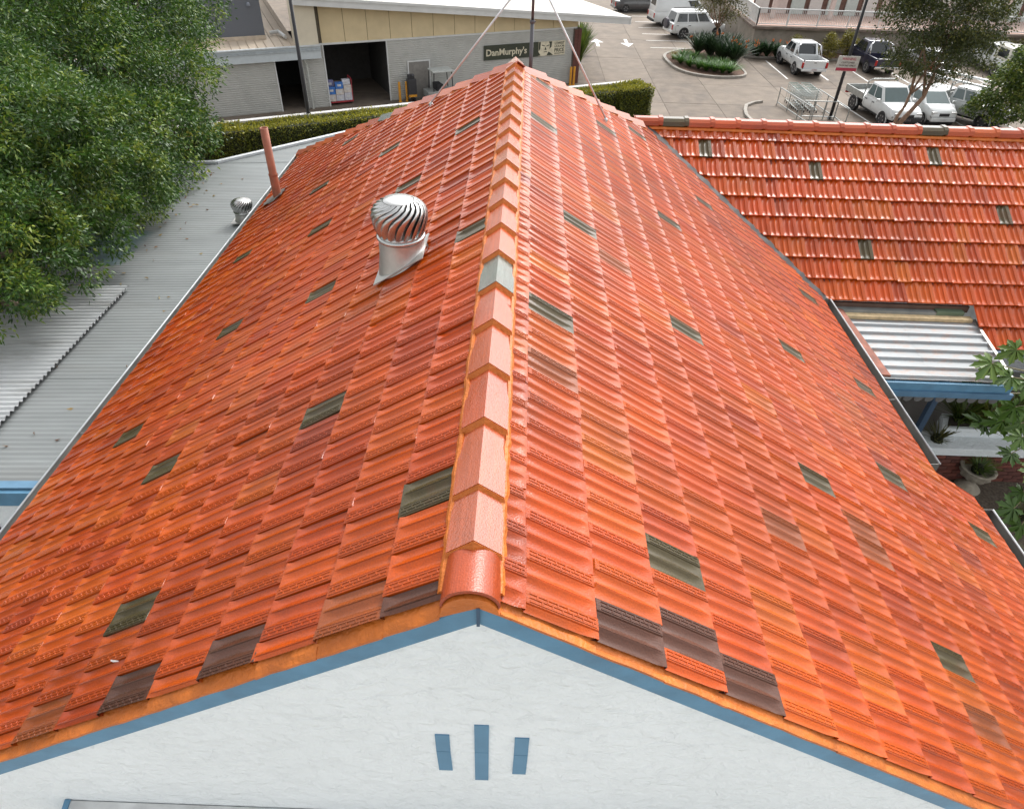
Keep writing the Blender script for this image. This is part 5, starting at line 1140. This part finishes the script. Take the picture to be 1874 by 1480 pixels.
for (a, b) in (((PX0, PY0), (PX0 + 38, PY0)), ((PX0, PY0), (PX0, PY0 + 14))):
    A, B_ = Vector((*a, 0)), Vector((*b, 0)); d = B_ - A; L_ = d.length; d.normalize()
    m = MB(); m.bar(A + Vector((0, 0, RZ)), B_ + Vector((0, 0, RZ)), .09, .07); m.build('handrail', M_FASC, pod)
    m = MB(); m.bar(A + Vector((0, 0, 1.9)), B_ + Vector((0, 0, 1.9)), .05, .05); m.build('bottom_rail', M_FASC, pod)
    m = MB(); k = int(L_ / .13)
    for i in range(k): q = A + d * (L_ * (i + .5) / k); m.box((q.x, q.y, (1.9 + RZ) / 2), (.028, .028, RZ - 1.9))
    o = m.build('balusters', M_FASC, pod); o['kind'] = 'stuff'
    for i in range(int(L_ / 2.2) + 1): q = A + d * (2.2 * i); m = MB(); m.box((q.x, q.y, (1.78 + RZ) / 2), (.06, .06, RZ - 1.78)); m.build('baluster_post', M_FASC, pod)
M_PPAN = [mat('pale_wall_panel', (.62, .60, .57), .7, var=.06), mat('pink_wall_panel', (.58, .49, .45), .7, var=.06), mat('greenish_panel', (.48, .54, .51), .5, var=.06)]
m = MB(); m.box((PX0 + 20, PY0 + 5.3, 3.7), (38, .2, 3.9)); m.build('terrace_back_wall', mat('brown_reveal', (.15, .085, .065), .8, var=.3, scale=3), pod)
for i in range(26):
    x = PX0 + 1.6 + i * 1.4; wd_ = random.uniform(.85, 1.15); m = MB(); m.box((x, PY0 + 5.12, 3.5), (wd_, .14, 3.4)); m.build('wall_panel', random.choice(M_PPAN), pod)
for i in range(8):
    x = PX0 + 2 + i * 4.4; m = MB(); m.box((x, PY0 + 3.2, 3.6), (.3, .3, 3.6)); m.build('column', M_PPAN[1], pod)
# ================================================================== VEGETATION
def unit(a): return a / (np.linalg.norm(a, axis=1, keepdims=True) + 1e-9)
def leaves(P, D, ln, wd, rnd, fold=.25):
    """leaf blades: base P, direction D (n,3), length and width arrays"""
    n = len(P); D = unit(D); S = unit(np.cross(D, RNG.normal(size=(n, 3)))); Nn = np.cross(D, S)
    ln = np.asarray(ln).reshape(-1, 1) * np.ones((n, 1)); wd = np.asarray(wd).reshape(-1, 1) * np.ones((n, 1))
    V = np.stack([P, P + D * ln * .42 + S * wd + Nn * wd * fold, P + D * ln + Nn * ln * -.08, P + D * ln * .42 - S * wd + Nn * wd * fold], 1).reshape(-1, 3)
    F = np.arange(n * 4).reshape(-1, 4); return V, F, rnd
def crown_points(lobes, n, sub=70, tight=.20, flat=1.0):
    """leaf positions gathered in small sprays over the shells of the lobes"""
    w_ = np.array([l[1] ** 2 for l in lobes]); w_ = w_ / w_.sum(); P, D, C = [], [], []
    for (c, r), k in zip(lobes, RNG.multinomial(n, w_)):
        ns = max(6, int(sub * r * r)); dirs = unit(RNG.normal(size=(ns, 3))); dirs[:, 2] = np.where(dirs[:, 2] < -.6, -dirs[:, 2], dirs[:, 2])
        rad = r * (1 - np.abs(RNG.normal(0, .16, ns)) + RNG.uniform(-.05, .16, ns)); cen = np.array(c) + dirs * rad[:, None] * np.array([1, 1, flat])
        crnd = np.clip(RNG.normal(.45, .2, ns), 0, 1)
        idx = RNG.integers(0, ns, k); p = cen[idx] + RNG.normal(size=(k, 3)) * tight * np.array([1, 1, .75])
        out = unit(p - cen[idx] + dirs[idx] * tight * .9); P.append(p); D.append(out * .7 + np.array([0, 0, -.35]) + RNG.normal(size=(k, 3)) * .35); C.append(np.clip(crnd[idx] + RNG.normal(0, .17, k), 0, 1))
    return np.concatenate(P), np.concatenate(D), np.concatenate(C)
def limbs(base, tips, r0, mat_, par, name='trunk', wob=.15, split=.45):
    """tapered trunk with limbs out to the lobe centres (coordinates relative to the tree)"""
    m = MB(); base = Vector(base); ctr = sum((Vector(t) for t in tips), Vector()) / len(tips); fork = base.lerp(ctr, split)
    pts = [base.lerp(fork, i / 4) + Vector((random.uniform(-1, 1), random.uniform(-1, 1), 0)) * wob * (i % 4 > 0) for i in range(5)]
    m.path(pts, [r0 * (1.25 if i == 0 else 1 - .09 * i) for i in range(5)], 10)
    for t in tips:
        t = Vector(t); q = [fork.lerp(t, i / 4) + Vector((random.uniform(-1, 1), random.uniform(-1, 1), random.uniform(-.5, 1))) * wob * (0 < i < 4) for i in range(5)]
        m.path(q, [r0 * .55 * (1 - .2 * i) + .008 for i in range(5)], 7)
        for _ in range(3):
            a = q[random.randint(1, 3)]; d = Vector((random.gauss(0, 1), random.gauss(0, 1), random.uniform(0, 1))).normalized() * (t - fork).length * .4
            m.path([a, a + d * .5 + Vector((0, 0, .05)), a + d], [r0 * .2, r0 * .13, .006], 5)
    return m.build(name, mat_, par, smooth=True)
M_BARK = mat('grey_bark', (.16, .12, .09), .9, var=.3, scale=9, bump=.5, bscale=30); M_BARKR = mat('tan_bark', (.24, .15, .10), .9, var=.3, scale=9, bump=.5, bscale=30)
def tree(name, label, cat, base, lobes, n, ln, wd, lm, bark, r0, sub=70, tight=.2, group=None, keep=None, tips=None):
    b = Vector(base); t = thing(name, label, cat, b, group=group)
    P, D, C = crown_points([(Vector(c), r) for c, r in lobes], n, sub, tight)
    if keep is not None: k = keep(P); P, D, C = P[k], D[k], C[k]
    V, F, C = leaves(P - np.array(b), D, ln * RNG.uniform(.6, 1.25, len(P)), wd * RNG.uniform(.7, 1.2, len(P)), C)
    put('crown', mesh_np('crown', V, F, C), lm, t)
    limbs((0, 0, -.05), tips or [Vector(c) - b for c, r in lobes], r0, bark, t); return t
L_BIG = leaf_mat('glossy_green_leaf', (.018, .052, .009), (.052, .125, .014), (.22, .28, .03))
def lob(px, py, Y, r): p = ony(px, py, Y); return (p, r)
roof_clear = lambda P: (P[:, 2] > 6.0 + .05 * (P[:, 0] + 4.3) + .03) | (P[:, 0] < -11.6)
back = [lob(*q) for q in ((290, 265, 13.6, 1.0), (312, 165, 15.2, 1.0), (255, 70, 16.5, 1.5), (200, 170, 14.5, 1.6), (240, 290, 12.8, 1.15), (105, 130, 14, 1.8), (30, 40, 16, 2.2), (170, 20, 17.5, 2.1), (255, -10, 18.5, 1.7), (268, 350, 12.2, .72), (180, -70, 19, 2.2), (40, -60, 20, 2.8), (335, 235, 14.6, .6))]
front = [lob(*q) for q in ((55, 310, 9.6, 1.25), (20, 460, 8.0, .9), (110, 390, 9.6, 1.05), (30, 555, 7.2, .5), (215, 350, 11.3, .85), (160, 280, 10.8, 1.1), (20, 220, 11, 1.2), (80, 490, 8.4, .65), (-60, 420, 8.5, 1.2))] + [(Vector(p), r) for p, r in (((-8.9, 5.2, 7.4), 1.3), ((-9.6, 7.2, 8.0), 1.5), ((-10.2, 3.2, 7.5), 1.7), ((-11.5, 1.0, 7.6), 2.0))]  # trailing lobes are out of view, added to block bright reflections on the left slope
tree('evergreen_tree', 'tall bushy green tree standing behind the other at the top left', 'tree', (-10.8, 15.5, 3.2), back, 165000, .092, .017, L_BIG, M_BARK, .28, sub=75, tight=.125, keep=roof_clear)
tree('evergreen_tree', 'bushy green tree overhanging the pale corrugated sheets at the left edge', 'tree', (-12.2, 10.0, 3.2), front, 185000, .08, .015, L_BIG, M_BARK, .24, sub=120, tight=.08, keep=roof_clear)
# clipped hedge: leaf skin over a dark twiggy core
L_HEDGE = leaf_mat('hedge_leaf', (.055, .075, .013), (.125, .15, .018), (.38, .34, .03), trans=.25)
M_CORE = mat('hedge_core', (.02, .024, .008), .95, var=.4, scale=8)
def hedge(a, b, thick, z1, label, n):
    A, B_ = HA + hd * a, HA + hd * b; t = thing('hedge', label, 'hedge', (A + B_) / 2 + hn * thick / 2, group='clipped hedge blocks along the boundary wall')
    L_ = b - a; c_ = Vector((0, 0, z1 / 2))
    m = MB(); m.box(c_, (L_ - .12, thick - .12, z1 - .08), HR); m.build('twig_core', M_CORE, t)
    faces = [((L_, thick), 'top'), ((L_, z1), 'front'), ((thick, z1), 'end'), ((thick, z1), 'end2')]; ar = np.array([f[0][0] * f[0][1] for f in faces]); P, D = [], []
    ux, uy = np.array(hd), np.array(hn)
    for (dim, kind), k in zip(faces, RNG.multinomial(n, ar / ar.sum())):
        u, v = RNG.uniform(-.5, .5, k), RNG.uniform(0, 1, k); j = RNG.normal(0, .035, k) + .03 * np.sin(u * L_ * 2.1) + .03 * np.sin(v * 9)
        if kind == 'top': p = ux * (u * L_)[:, None] + uy * ((v - .5) * thick)[:, None] + np.array([0, 0, 1]) * (z1 + j)[:, None]; nn = np.array([0, 0, 1.])
        elif kind == 'front': p = ux * (u * L_)[:, None] + uy * (thick / 2 + j)[:, None] + np.array([0, 0, 1]) * (v * z1)[:, None]; nn = uy
        else:
            s = 1 if kind == 'end' else -1; p = ux * (s * (L_ / 2 + j))[:, None] + uy * ((u) * thick)[:, None] + np.array([0, 0, 1]) * (v * z1)[:, None]; nn = ux * s
        P.append(p); D.append(nn + RNG.normal(size=(k, 3)) * .75 + np.array([0, 0, .25]))
    P, D = np.concatenate(P), np.concatenate(D)
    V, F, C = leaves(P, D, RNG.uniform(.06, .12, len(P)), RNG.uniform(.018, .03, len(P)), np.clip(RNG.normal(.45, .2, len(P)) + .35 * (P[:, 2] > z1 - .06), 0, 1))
    put('leaf_skin', mesh_np('leaf_skin', V, F, C), L_HEDGE, t)
Ltot_h = (HB_ - HA).length
hedge(Ltot_h - 1.75, Ltot_h - .05, 1.35, 2.0, 'tall clipped hedge block at the right end of the boundary wall', 9000)
hedge(Ltot_h - 5.2, Ltot_h - 1.85, 1.05, 1.92, 'clipped hedge block left of the right end block, behind the hip tiles', 9000)
hedge(Ltot_h - 20.0, Ltot_h - 5.3, 1.15, 1.95, 'long clipped hedge running behind the ridge towards the lamp post', 26000)
hedge(2.0, Ltot_h - 20.1, 1.25, 1.98, 'clipped hedge stretch left of the lamp post behind the grey roof', 22000)
# strappy and spiky plants
def blades(n, h, w_, spread, up=.8, bend=.5, base_r=.08, seg=4):
    """arching strap leaves from one crown: quads strips"""
    V, F = [], []; o = 0
    for i in range(n):
        a = random.uniform(0, 2 * math.pi); l = h * random.uniform(.6, 1.15); lean = spread * random.uniform(.3, 1.1); s = Vector((-math.sin(a), math.cos(a), 0)); p0 = Vector((math.cos(a), math.sin(a), 0)) * base_r * random.random()
        for k in range(seg + 1):
            u = k / seg; out = lean * (u ** (1 + bend)); z = l * up * u * (1 - .35 * bend * u * lean / max(.1, h)); c_ = p0 + Vector((math.cos(a) * out, math.sin(a) * out, z)); wk = w_ * (.5 + 1.2 * u) * (1 - u) ** .6 + .002
            V += [c_ - s * wk, c_ + s * wk + Vector((0, 0, wk * .3))]
        F += [(o + 2 * k, o + 2 * k + 1, o + 2 * k + 3, o + 2 * k + 2) for k in range(seg)]; o += 2 * (seg + 1)
    C = np.repeat(np.clip(RNG.normal(.5, .22, n), 0, 1), seg); return V, F, C
L_STRAP = leaf_mat('strap_leaf', (.03, .085, .015), (.06, .16, .02), (.14, .25, .04)); L_DARK = leaf_mat('dark_paddle_leaf', (.012, .03, .012), (.025, .055, .02), (.06, .10, .04)); L_LIME = leaf_mat('lime_leaf', (.10, .11, .02), (.20, .20, .03), (.34, .31, .05)); L_OLIVE = leaf_mat('olive_leaf', (.045, .05, .012), (.09, .09, .02), (.17, .15, .03))
def clump(name, label, P, n, h, w_, spread, lm, group=None, cat='plant', up=.8, bend=.5, flower=None):
    t = thing(name, label, cat, P, group=group); V, F, C = blades(n, h, w_, spread, up, bend)
    put('foliage', mesh_np('foliage', V, F, C), lm, t)
    m = MB(); m.lathe([(.09, -.03), (.10, .02), (.05, .10), (.01, .14)], 8); m.build('crown_base', M_CORE, t)
    for k in range(flower or 0):
        a = random.uniform(0, 6.28); r_ = random.uniform(.2, spread); z = h * random.uniform(.6, .85); m = MB(); m.path([(r_ * math.cos(a) * .3, r_ * math.sin(a) * .3, 0), (r_ * math.cos(a), r_ * math.sin(a), z)], [.012, .008], 5); fl = m.build('flower_stem', M_CORE, t)
        m = MB()
        for q in range(4): m.box((r_ * math.cos(a) + random.gauss(0, .05), r_ * math.sin(a) + random.gauss(0, .05), z + random.uniform(0, .16)), (.05, .03, .10), Matrix.Rotation(random.uniform(-1, 1), 3, 'Y'))
        m.build('flower_head', mat('orange_flower', (.55, .15, .03), .6), fl)
    return t
G1 = 'strappy green plants on the island'
for k, (x, y) in enumerate(((1245, 116), (1262, 122), (1278, 126), (1292, 130), (1307, 131), (1322, 134), (1335, 134), (1250, 108), (1268, 112), (1300, 122), (1322, 125))):
    w2 = ('leftmost', 'second', 'third', 'fourth', 'fifth', 'sixth', 'rightmost', 'left rear', 'right rear', 'inner middle', 'inner right')[k]
    clump('strap_plant', '%s bright green strappy plant at the kerb of the island' % w2, onz(x, y, .1), 130, .8, .03, 1.0, L_STRAP, G1)
clump('grass_tuft', 'pale straw coloured grass tuft at the left tip of the island', onz(1232, 108, .1), 110, .65, .012, .5, L_LIME)
for k, (x, y, fl) in enumerate(((1276, 101, 2), (1297, 104, 0), (1320, 112, 1), (1342, 116, 5), (1312, 100, 0), (1335, 104, 2))):
    w2 = ('leftmost', 'second from left', 'middle', 'orange flowering', 'rear middle', 'rear right')[k]
    clump('paddle_plant', '%s dark paddle-leaved plant on the island' % w2, onz(x, y, .1), 170, 1.65, .06, 1.5, L_DARK, 'dark paddle plants on the island', up=.9, flower=fl)
L_SPARSE = leaf_mat('brownish_leaf', (.05, .045, .014), (.10, .10, .025), (.20, .17, .04)); IB = onz(1303, 100, .1)
tree('island_tree', 'thin brownish leaved tree growing on the planted island', 'tree', IB, [(IB + Vector(o), r) for o, r in (((-.9, .2, 3.3), .8), ((.3, .3, 3.9), .9), ((1.0, .4, 3.0), .75), ((-.2, .0, 4.8), 1.0), ((1.3, .5, 4.4), .9), ((-1.2, .4, 4.4), .8), ((.7, .2, 2.2), .5))], 5200, .17, .035, L_SPARSE, M_BARKR, .085, sub=30, tight=.24)
for k, (x, y, h) in enumerate(((1385, 104, 1.2), (1402, 104, 1.25), (1420, 106, 1.15), (1378, 100, 1.0))):
    clump('paddle_plant', '%s dark paddle plant against the concrete wall left of the white pickup' % ('leftmost', 'second', 'rightmost', 'rear')[k], onz(x, y, .1), 110, h, .06, 1.0, L_DARK, 'paddle plants under the terrace', up=.9, flower=2)
L_GOLD = leaf_mat('golden_leaf', (.09, .09, .015), (.19, .17, .02), (.36, .30, .04))
def bush(name, label, base, lobes, n, lm, ln=.10, wd=.03, group=None, r0=.05, sub=60, tight=.12, cat='shrub'): return tree(name, label, cat, base, [(Vector(base) + Vector(o), r) for o, r in lobes], n, ln, wd, lm, M_BARK, r0, sub, tight, group)
GS = 'golden shrubs under the terrace'
for k, (x, y, s) in enumerate(((1457, 106, .85), (1512, 108, 1.0), (1543, 108, 1.1), (1480, 108, .6))):
    bush('golden_shrub', '%s golden green shrub under the terrace between the pickups' % ('leftmost tall', 'middle', 'rightmost', 'lowest')[k], onz(x, y, .1), [((0, 0, .5 * s), .5 * s), ((.1, 0, 1.0 * s), .45 * s), ((-.1, .1, 1.35 * s), .28 * s)], 2600, L_GOLD, group=GS)
T1, T2 = ony(1655, 216, 36.8), ony(1716, 150, 36.9); RB = T1 + (T1 - T2) * (T1.z / (T2.z - T1.z)); RB.z = 0
crown = [lob(*q) for q in ((1665, 45, 37, 1.3), (1720, 25, 37.2, 1.6), (1780, 45, 37, 1.45), (1690, 100, 36.8, 1.1), (1740, 105, 36.8, 1.2), (1785, 95, 37, 1.0), (1648, 115, 37, .65), (1720, 145, 36.7, .6), (1800, 15, 37.4, 1.2), (1660, 5, 37.4, 1.1), (1740, -60, 37.4, 2.0), (1670, -70, 37.4, 1.4))]
lt = tree('leaning_tree', 'dark leaved tree with leaning forked trunk in front of the parked pickups', 'tree', RB, crown, 34000, .14, .038, leaf_mat('deep_olive_leaf', (.03, .045, .012), (.065, .085, .018), (.16, .16, .03)), M_BARKR, .10, sub=42, tight=.19, tips=[T2 - RB, ony(1700, 60, 37) - RB, ony(1760, 50, 37) - RB, ony(1730, -20, 37) - RB])
m = MB(); m.path([Vector((0, 0, 0)), (T1 - RB), (ony(1690, 178, 36.85) - RB), (ony(1722, 110, 36.9) - RB), (ony(1745, 40, 37) - RB)], [.14, .12, .10, .07, .04], 10); m.path([(ony(1690, 178, 36.85) - RB), (ony(1693, 140, 36.8) - RB), (ony(1690, 60, 37) - RB)], [.075, .06, .03], 8); m.build('main_stem', M_BARKR, lt, smooth=True)
FB = onz(1846, 222, 0)
L_MIDG = leaf_mat('mid_green_leaf', (.04, .07, .012), (.09, .15, .02), (.24, .26, .04))
tree('leafy_bush', 'bright green leafy bush at the right edge beyond the wing ridge', 'bush', FB, [lob(*q) for q in ((1850, 150, 38.5, 1.0), (1830, 190, 38.5, 1.1), (1874, 180, 38.2, 1.3), (1800, 205, 38.6, .8), (1880, 130, 38.6, 1.0))], 9000, .17, .05, L_MIDG, M_BARK, .10, sub=36, tight=.16)
for k, x in enumerate((29.5, 31.8, 34.2, 36.5)):
    bush('dark_shrub', '%s dark shrub under the terrace at the right end' % ('leftmost', 'second', 'third', 'rightmost')[k], (x, 55.2, .1), [((-.5, 0, .7), .7), ((.5, 0, .8), .75), ((0, 0, 1.3), .5)], 2200, L_OLIVE, group='dark shrubs under the terrace')
for k, (x, y) in enumerate(((1060, 118), (1066, 100), (1059, 88))):
    clump('spiky_palm', '%s spiky green palm beside the brick pier' % ('nearest', 'middle', 'farthest')[k], onz(x, y, 0) + Vector((0, .3 * k, 0)), 120, 2.3 - .25 * k, .045, 1.1, L_MIDG, 'spiky palms at the warehouse corner', up=.95, bend=.8)
# porch plants, papaya, weeds
clump('grass_tuft', 'feathery grass growing in the stone urn', ub + Vector((.02, .03, .40)), 130, .30, .006, .26, L_MIDG, up=.7)
for k, (x, y, z) in enumerate(((1748, 735, 4.2), (1770, 740, 4.2), (1800, 755, 4.2), (1840, 740, 4.2))):
    P = onz(x, y, z); P = Vector((7.5 + .42 * k, 8.55, 4.1)) + Vector((0, random.uniform(-.06, .06), 0))
    clump('spiky_plant', '%s yellow green spiky plant in the white planter trough' % ('leftmost', 'second', 'third', 'rightmost')[k], P, 120, .62, .014, .62, L_LIME if k % 2 else L_MIDG, 'spiky plants in the planter', up=.75)
clump('ledge_weed', 'small dark fern tuft on the white porch ledge', Vector((7.05, 8.25, 3.935)), 70, .30, .010, .26, L_OLIVE)
L_PAP = leaf_mat('papaya_leaf', (.035, .08, .012), (.075, .15, .02), (.17, .24, .04), trans=.3, rough=.35)
pb_ = Vector((8.35, 7.35, 3.2)); pap = thing('papaya_tree', 'papaya plant with large lobed leaves leaning in from the right edge', 'tree', pb_)
def papaya_leaf(size):
    """deeply lobed palmate blade, centre at origin, in the xy plane"""
    out = []; lobes = 7
    for i in range(lobes):
        a = R(-132 + 264 * i / (lobes - 1)); l = size * (1.0 - .32 * abs(i - 3) / 3) * random.uniform(.9, 1.08)
        d, s = np.array([math.cos(a), math.sin(a)]), np.array([-math.sin(a), math.cos(a)])
        for (u, w_) in ((.20, -.09), (.42, -.13), (.52, -.26), (.60, -.15), (.74, -.20), (.80, -.09), (1.0, 0), (.80, .09), (.74, .20), (.60, .15), (.52, .26), (.42, .13), (.20, .09)): out.append(d * u * l + s * w_ * l)
    V = [(0, 0, 0)] + [(p[0], p[1], -.30 * (p @ p) / size + random.uniform(-.01, .01)) for p in out]; n = len(V)
    return V, [(0, i, i + 1) for i in range(1, n - 1)]
trunk_top = Vector((.0, .0, 2.35)); m = MB(); m.path([(.25, -.1, 0), (.15, -.05, .8), (0, 0, 1.6), trunk_top], [.07, .06, .05, .04], 10); m.build('trunk', mat('papaya_stem', (.20, .15, .10), .8, var=.3), pap, smooth=True)
for (x, y, Y, sz) in ((1815, 665, 7.3, .30), (1850, 690, 7.2, .28), (1835, 770, 7.3, .30), (1800, 775, 7.4, .30), (1860, 640, 7.4, .26), (1858, 745, 7.1, .26), (1855, 930, 6.6, .30), (1872, 900, 6.8, .26), (1870, 800, 7.0, .26), (1885, 700, 7.3, .30), (1895, 860, 6.9, .28), (1825, 720, 7.5, .26), (1868, 775, 7.2, .28), (1780, 690, 7.6, .24), (1850, 830, 7.0, .24), (1870, 960, 6.6, .26)):
    c_ = ony(x, y, Y); V, F = papaya_leaf(sz)
    nrm = Vector((random.gauss(-.15, .25), random.gauss(-.45, .25), 1)).normalized(); xx = Vector((-1, random.gauss(-.3, .5), 0)); xx = (xx - nrm * xx.dot(nrm)).normalized(); yy = nrm.cross(xx)
    M = Matrix.Translation(c_ - pb_) @ Matrix((xx, yy, nrm)).transposed().to_4x4()
    o = put('lobed_leaf', mesh_np('lobed_leaf', V, F, np.clip(RNG.normal(.5, .2) + RNG.normal(0, .08, len(F)), 0, 1)), L_PAP, pap, M)
    st_ = Vector((random.uniform(-.03, .03), random.uniform(-.03, .03), 2.3 if y < 850 else 1.2)); m = MB(); e_ = c_ - pb_; m.path([st_, st_.lerp(e_, .5) + Vector((0, 0, .10)), e_], [.014, .011, .007], 6); m.build('leaf_stalk', mat('stalk', (.16, .14, .06), .6), pap)
for lab, P in (('low green weed nearest the stone urn', (8.3, 7.3, 3.2)), ('low green weed nearest the gutter end', (6.6, 6.6, 3.2)), ('low green weed at the foot of the papaya', (8.0, 6.4, 3.2)), ('low green weed against the brick porch wall', (7.1, 7.9, 3.2))):
    clump('garden_weed', lab, Vector(P), 40, random.uniform(.18, .3), .012, .28, L_OLIVE, 'weeds in the garden bed')
# leaf litter on the annex roof and a white feather on the tiles
n = 420; Px = RNG.uniform(-9.5, -4.6, n); Py = RNG.uniform(5.2, 13.5, n); keep_ = RNG.uniform(0, 1, n) < (.12 + .88 * ((Px < -5.7) & (Py > 8)))
Px, Py = Px[keep_], Py[keep_]; P = np.stack([Px, Py, 6.02 + .05 * (Px + 4.3) + .016], 1); a = RNG.uniform(0, 6.28, len(P))
V, F, C = leaves(P, np.stack([np.cos(a), np.sin(a), RNG.uniform(0, .25, len(P))], 1), RNG.uniform(.05, .1, len(P)), .016, RNG.uniform(0, 1, len(P)), fold=.6)
o = put('leaf_litter', mesh_np('leaf_litter', V, F, C), leaf_mat('dry_leaf', (.10, .05, .03), (.20, .11, .05), (.38, .28, .10))); tag(o, 'dry leaves scattered over the grey metal roof', 'leaf litter', kind='stuff')
fp = onplane(212, 1207, (-M_SL, 0, 1), TILE_Z + .045); ft = MB()
V = [fp + Vector((CA, 0, SA)) * a + Vector((0, -1, 0)) * b + nL * c_ for b, a, c_ in ((-.008, -.035, .006), (.006, .0, .012), (.02, .045, .01), (.022, .042, .004), (.012, -.006, .004), (-.004, -.04, .003))]
ft.add(V, [(0, 1, 4, 5), (1, 2, 3, 4)]); o = ft.build('feather', mat('white_feather', (.8, .8, .78), .7)); tag(o, 'small white feather lying on the lower left tiles', 'feather')
for o in bpy.data.objects:
    for k in ('base', 'dims'):
        if k in o: del o[k]
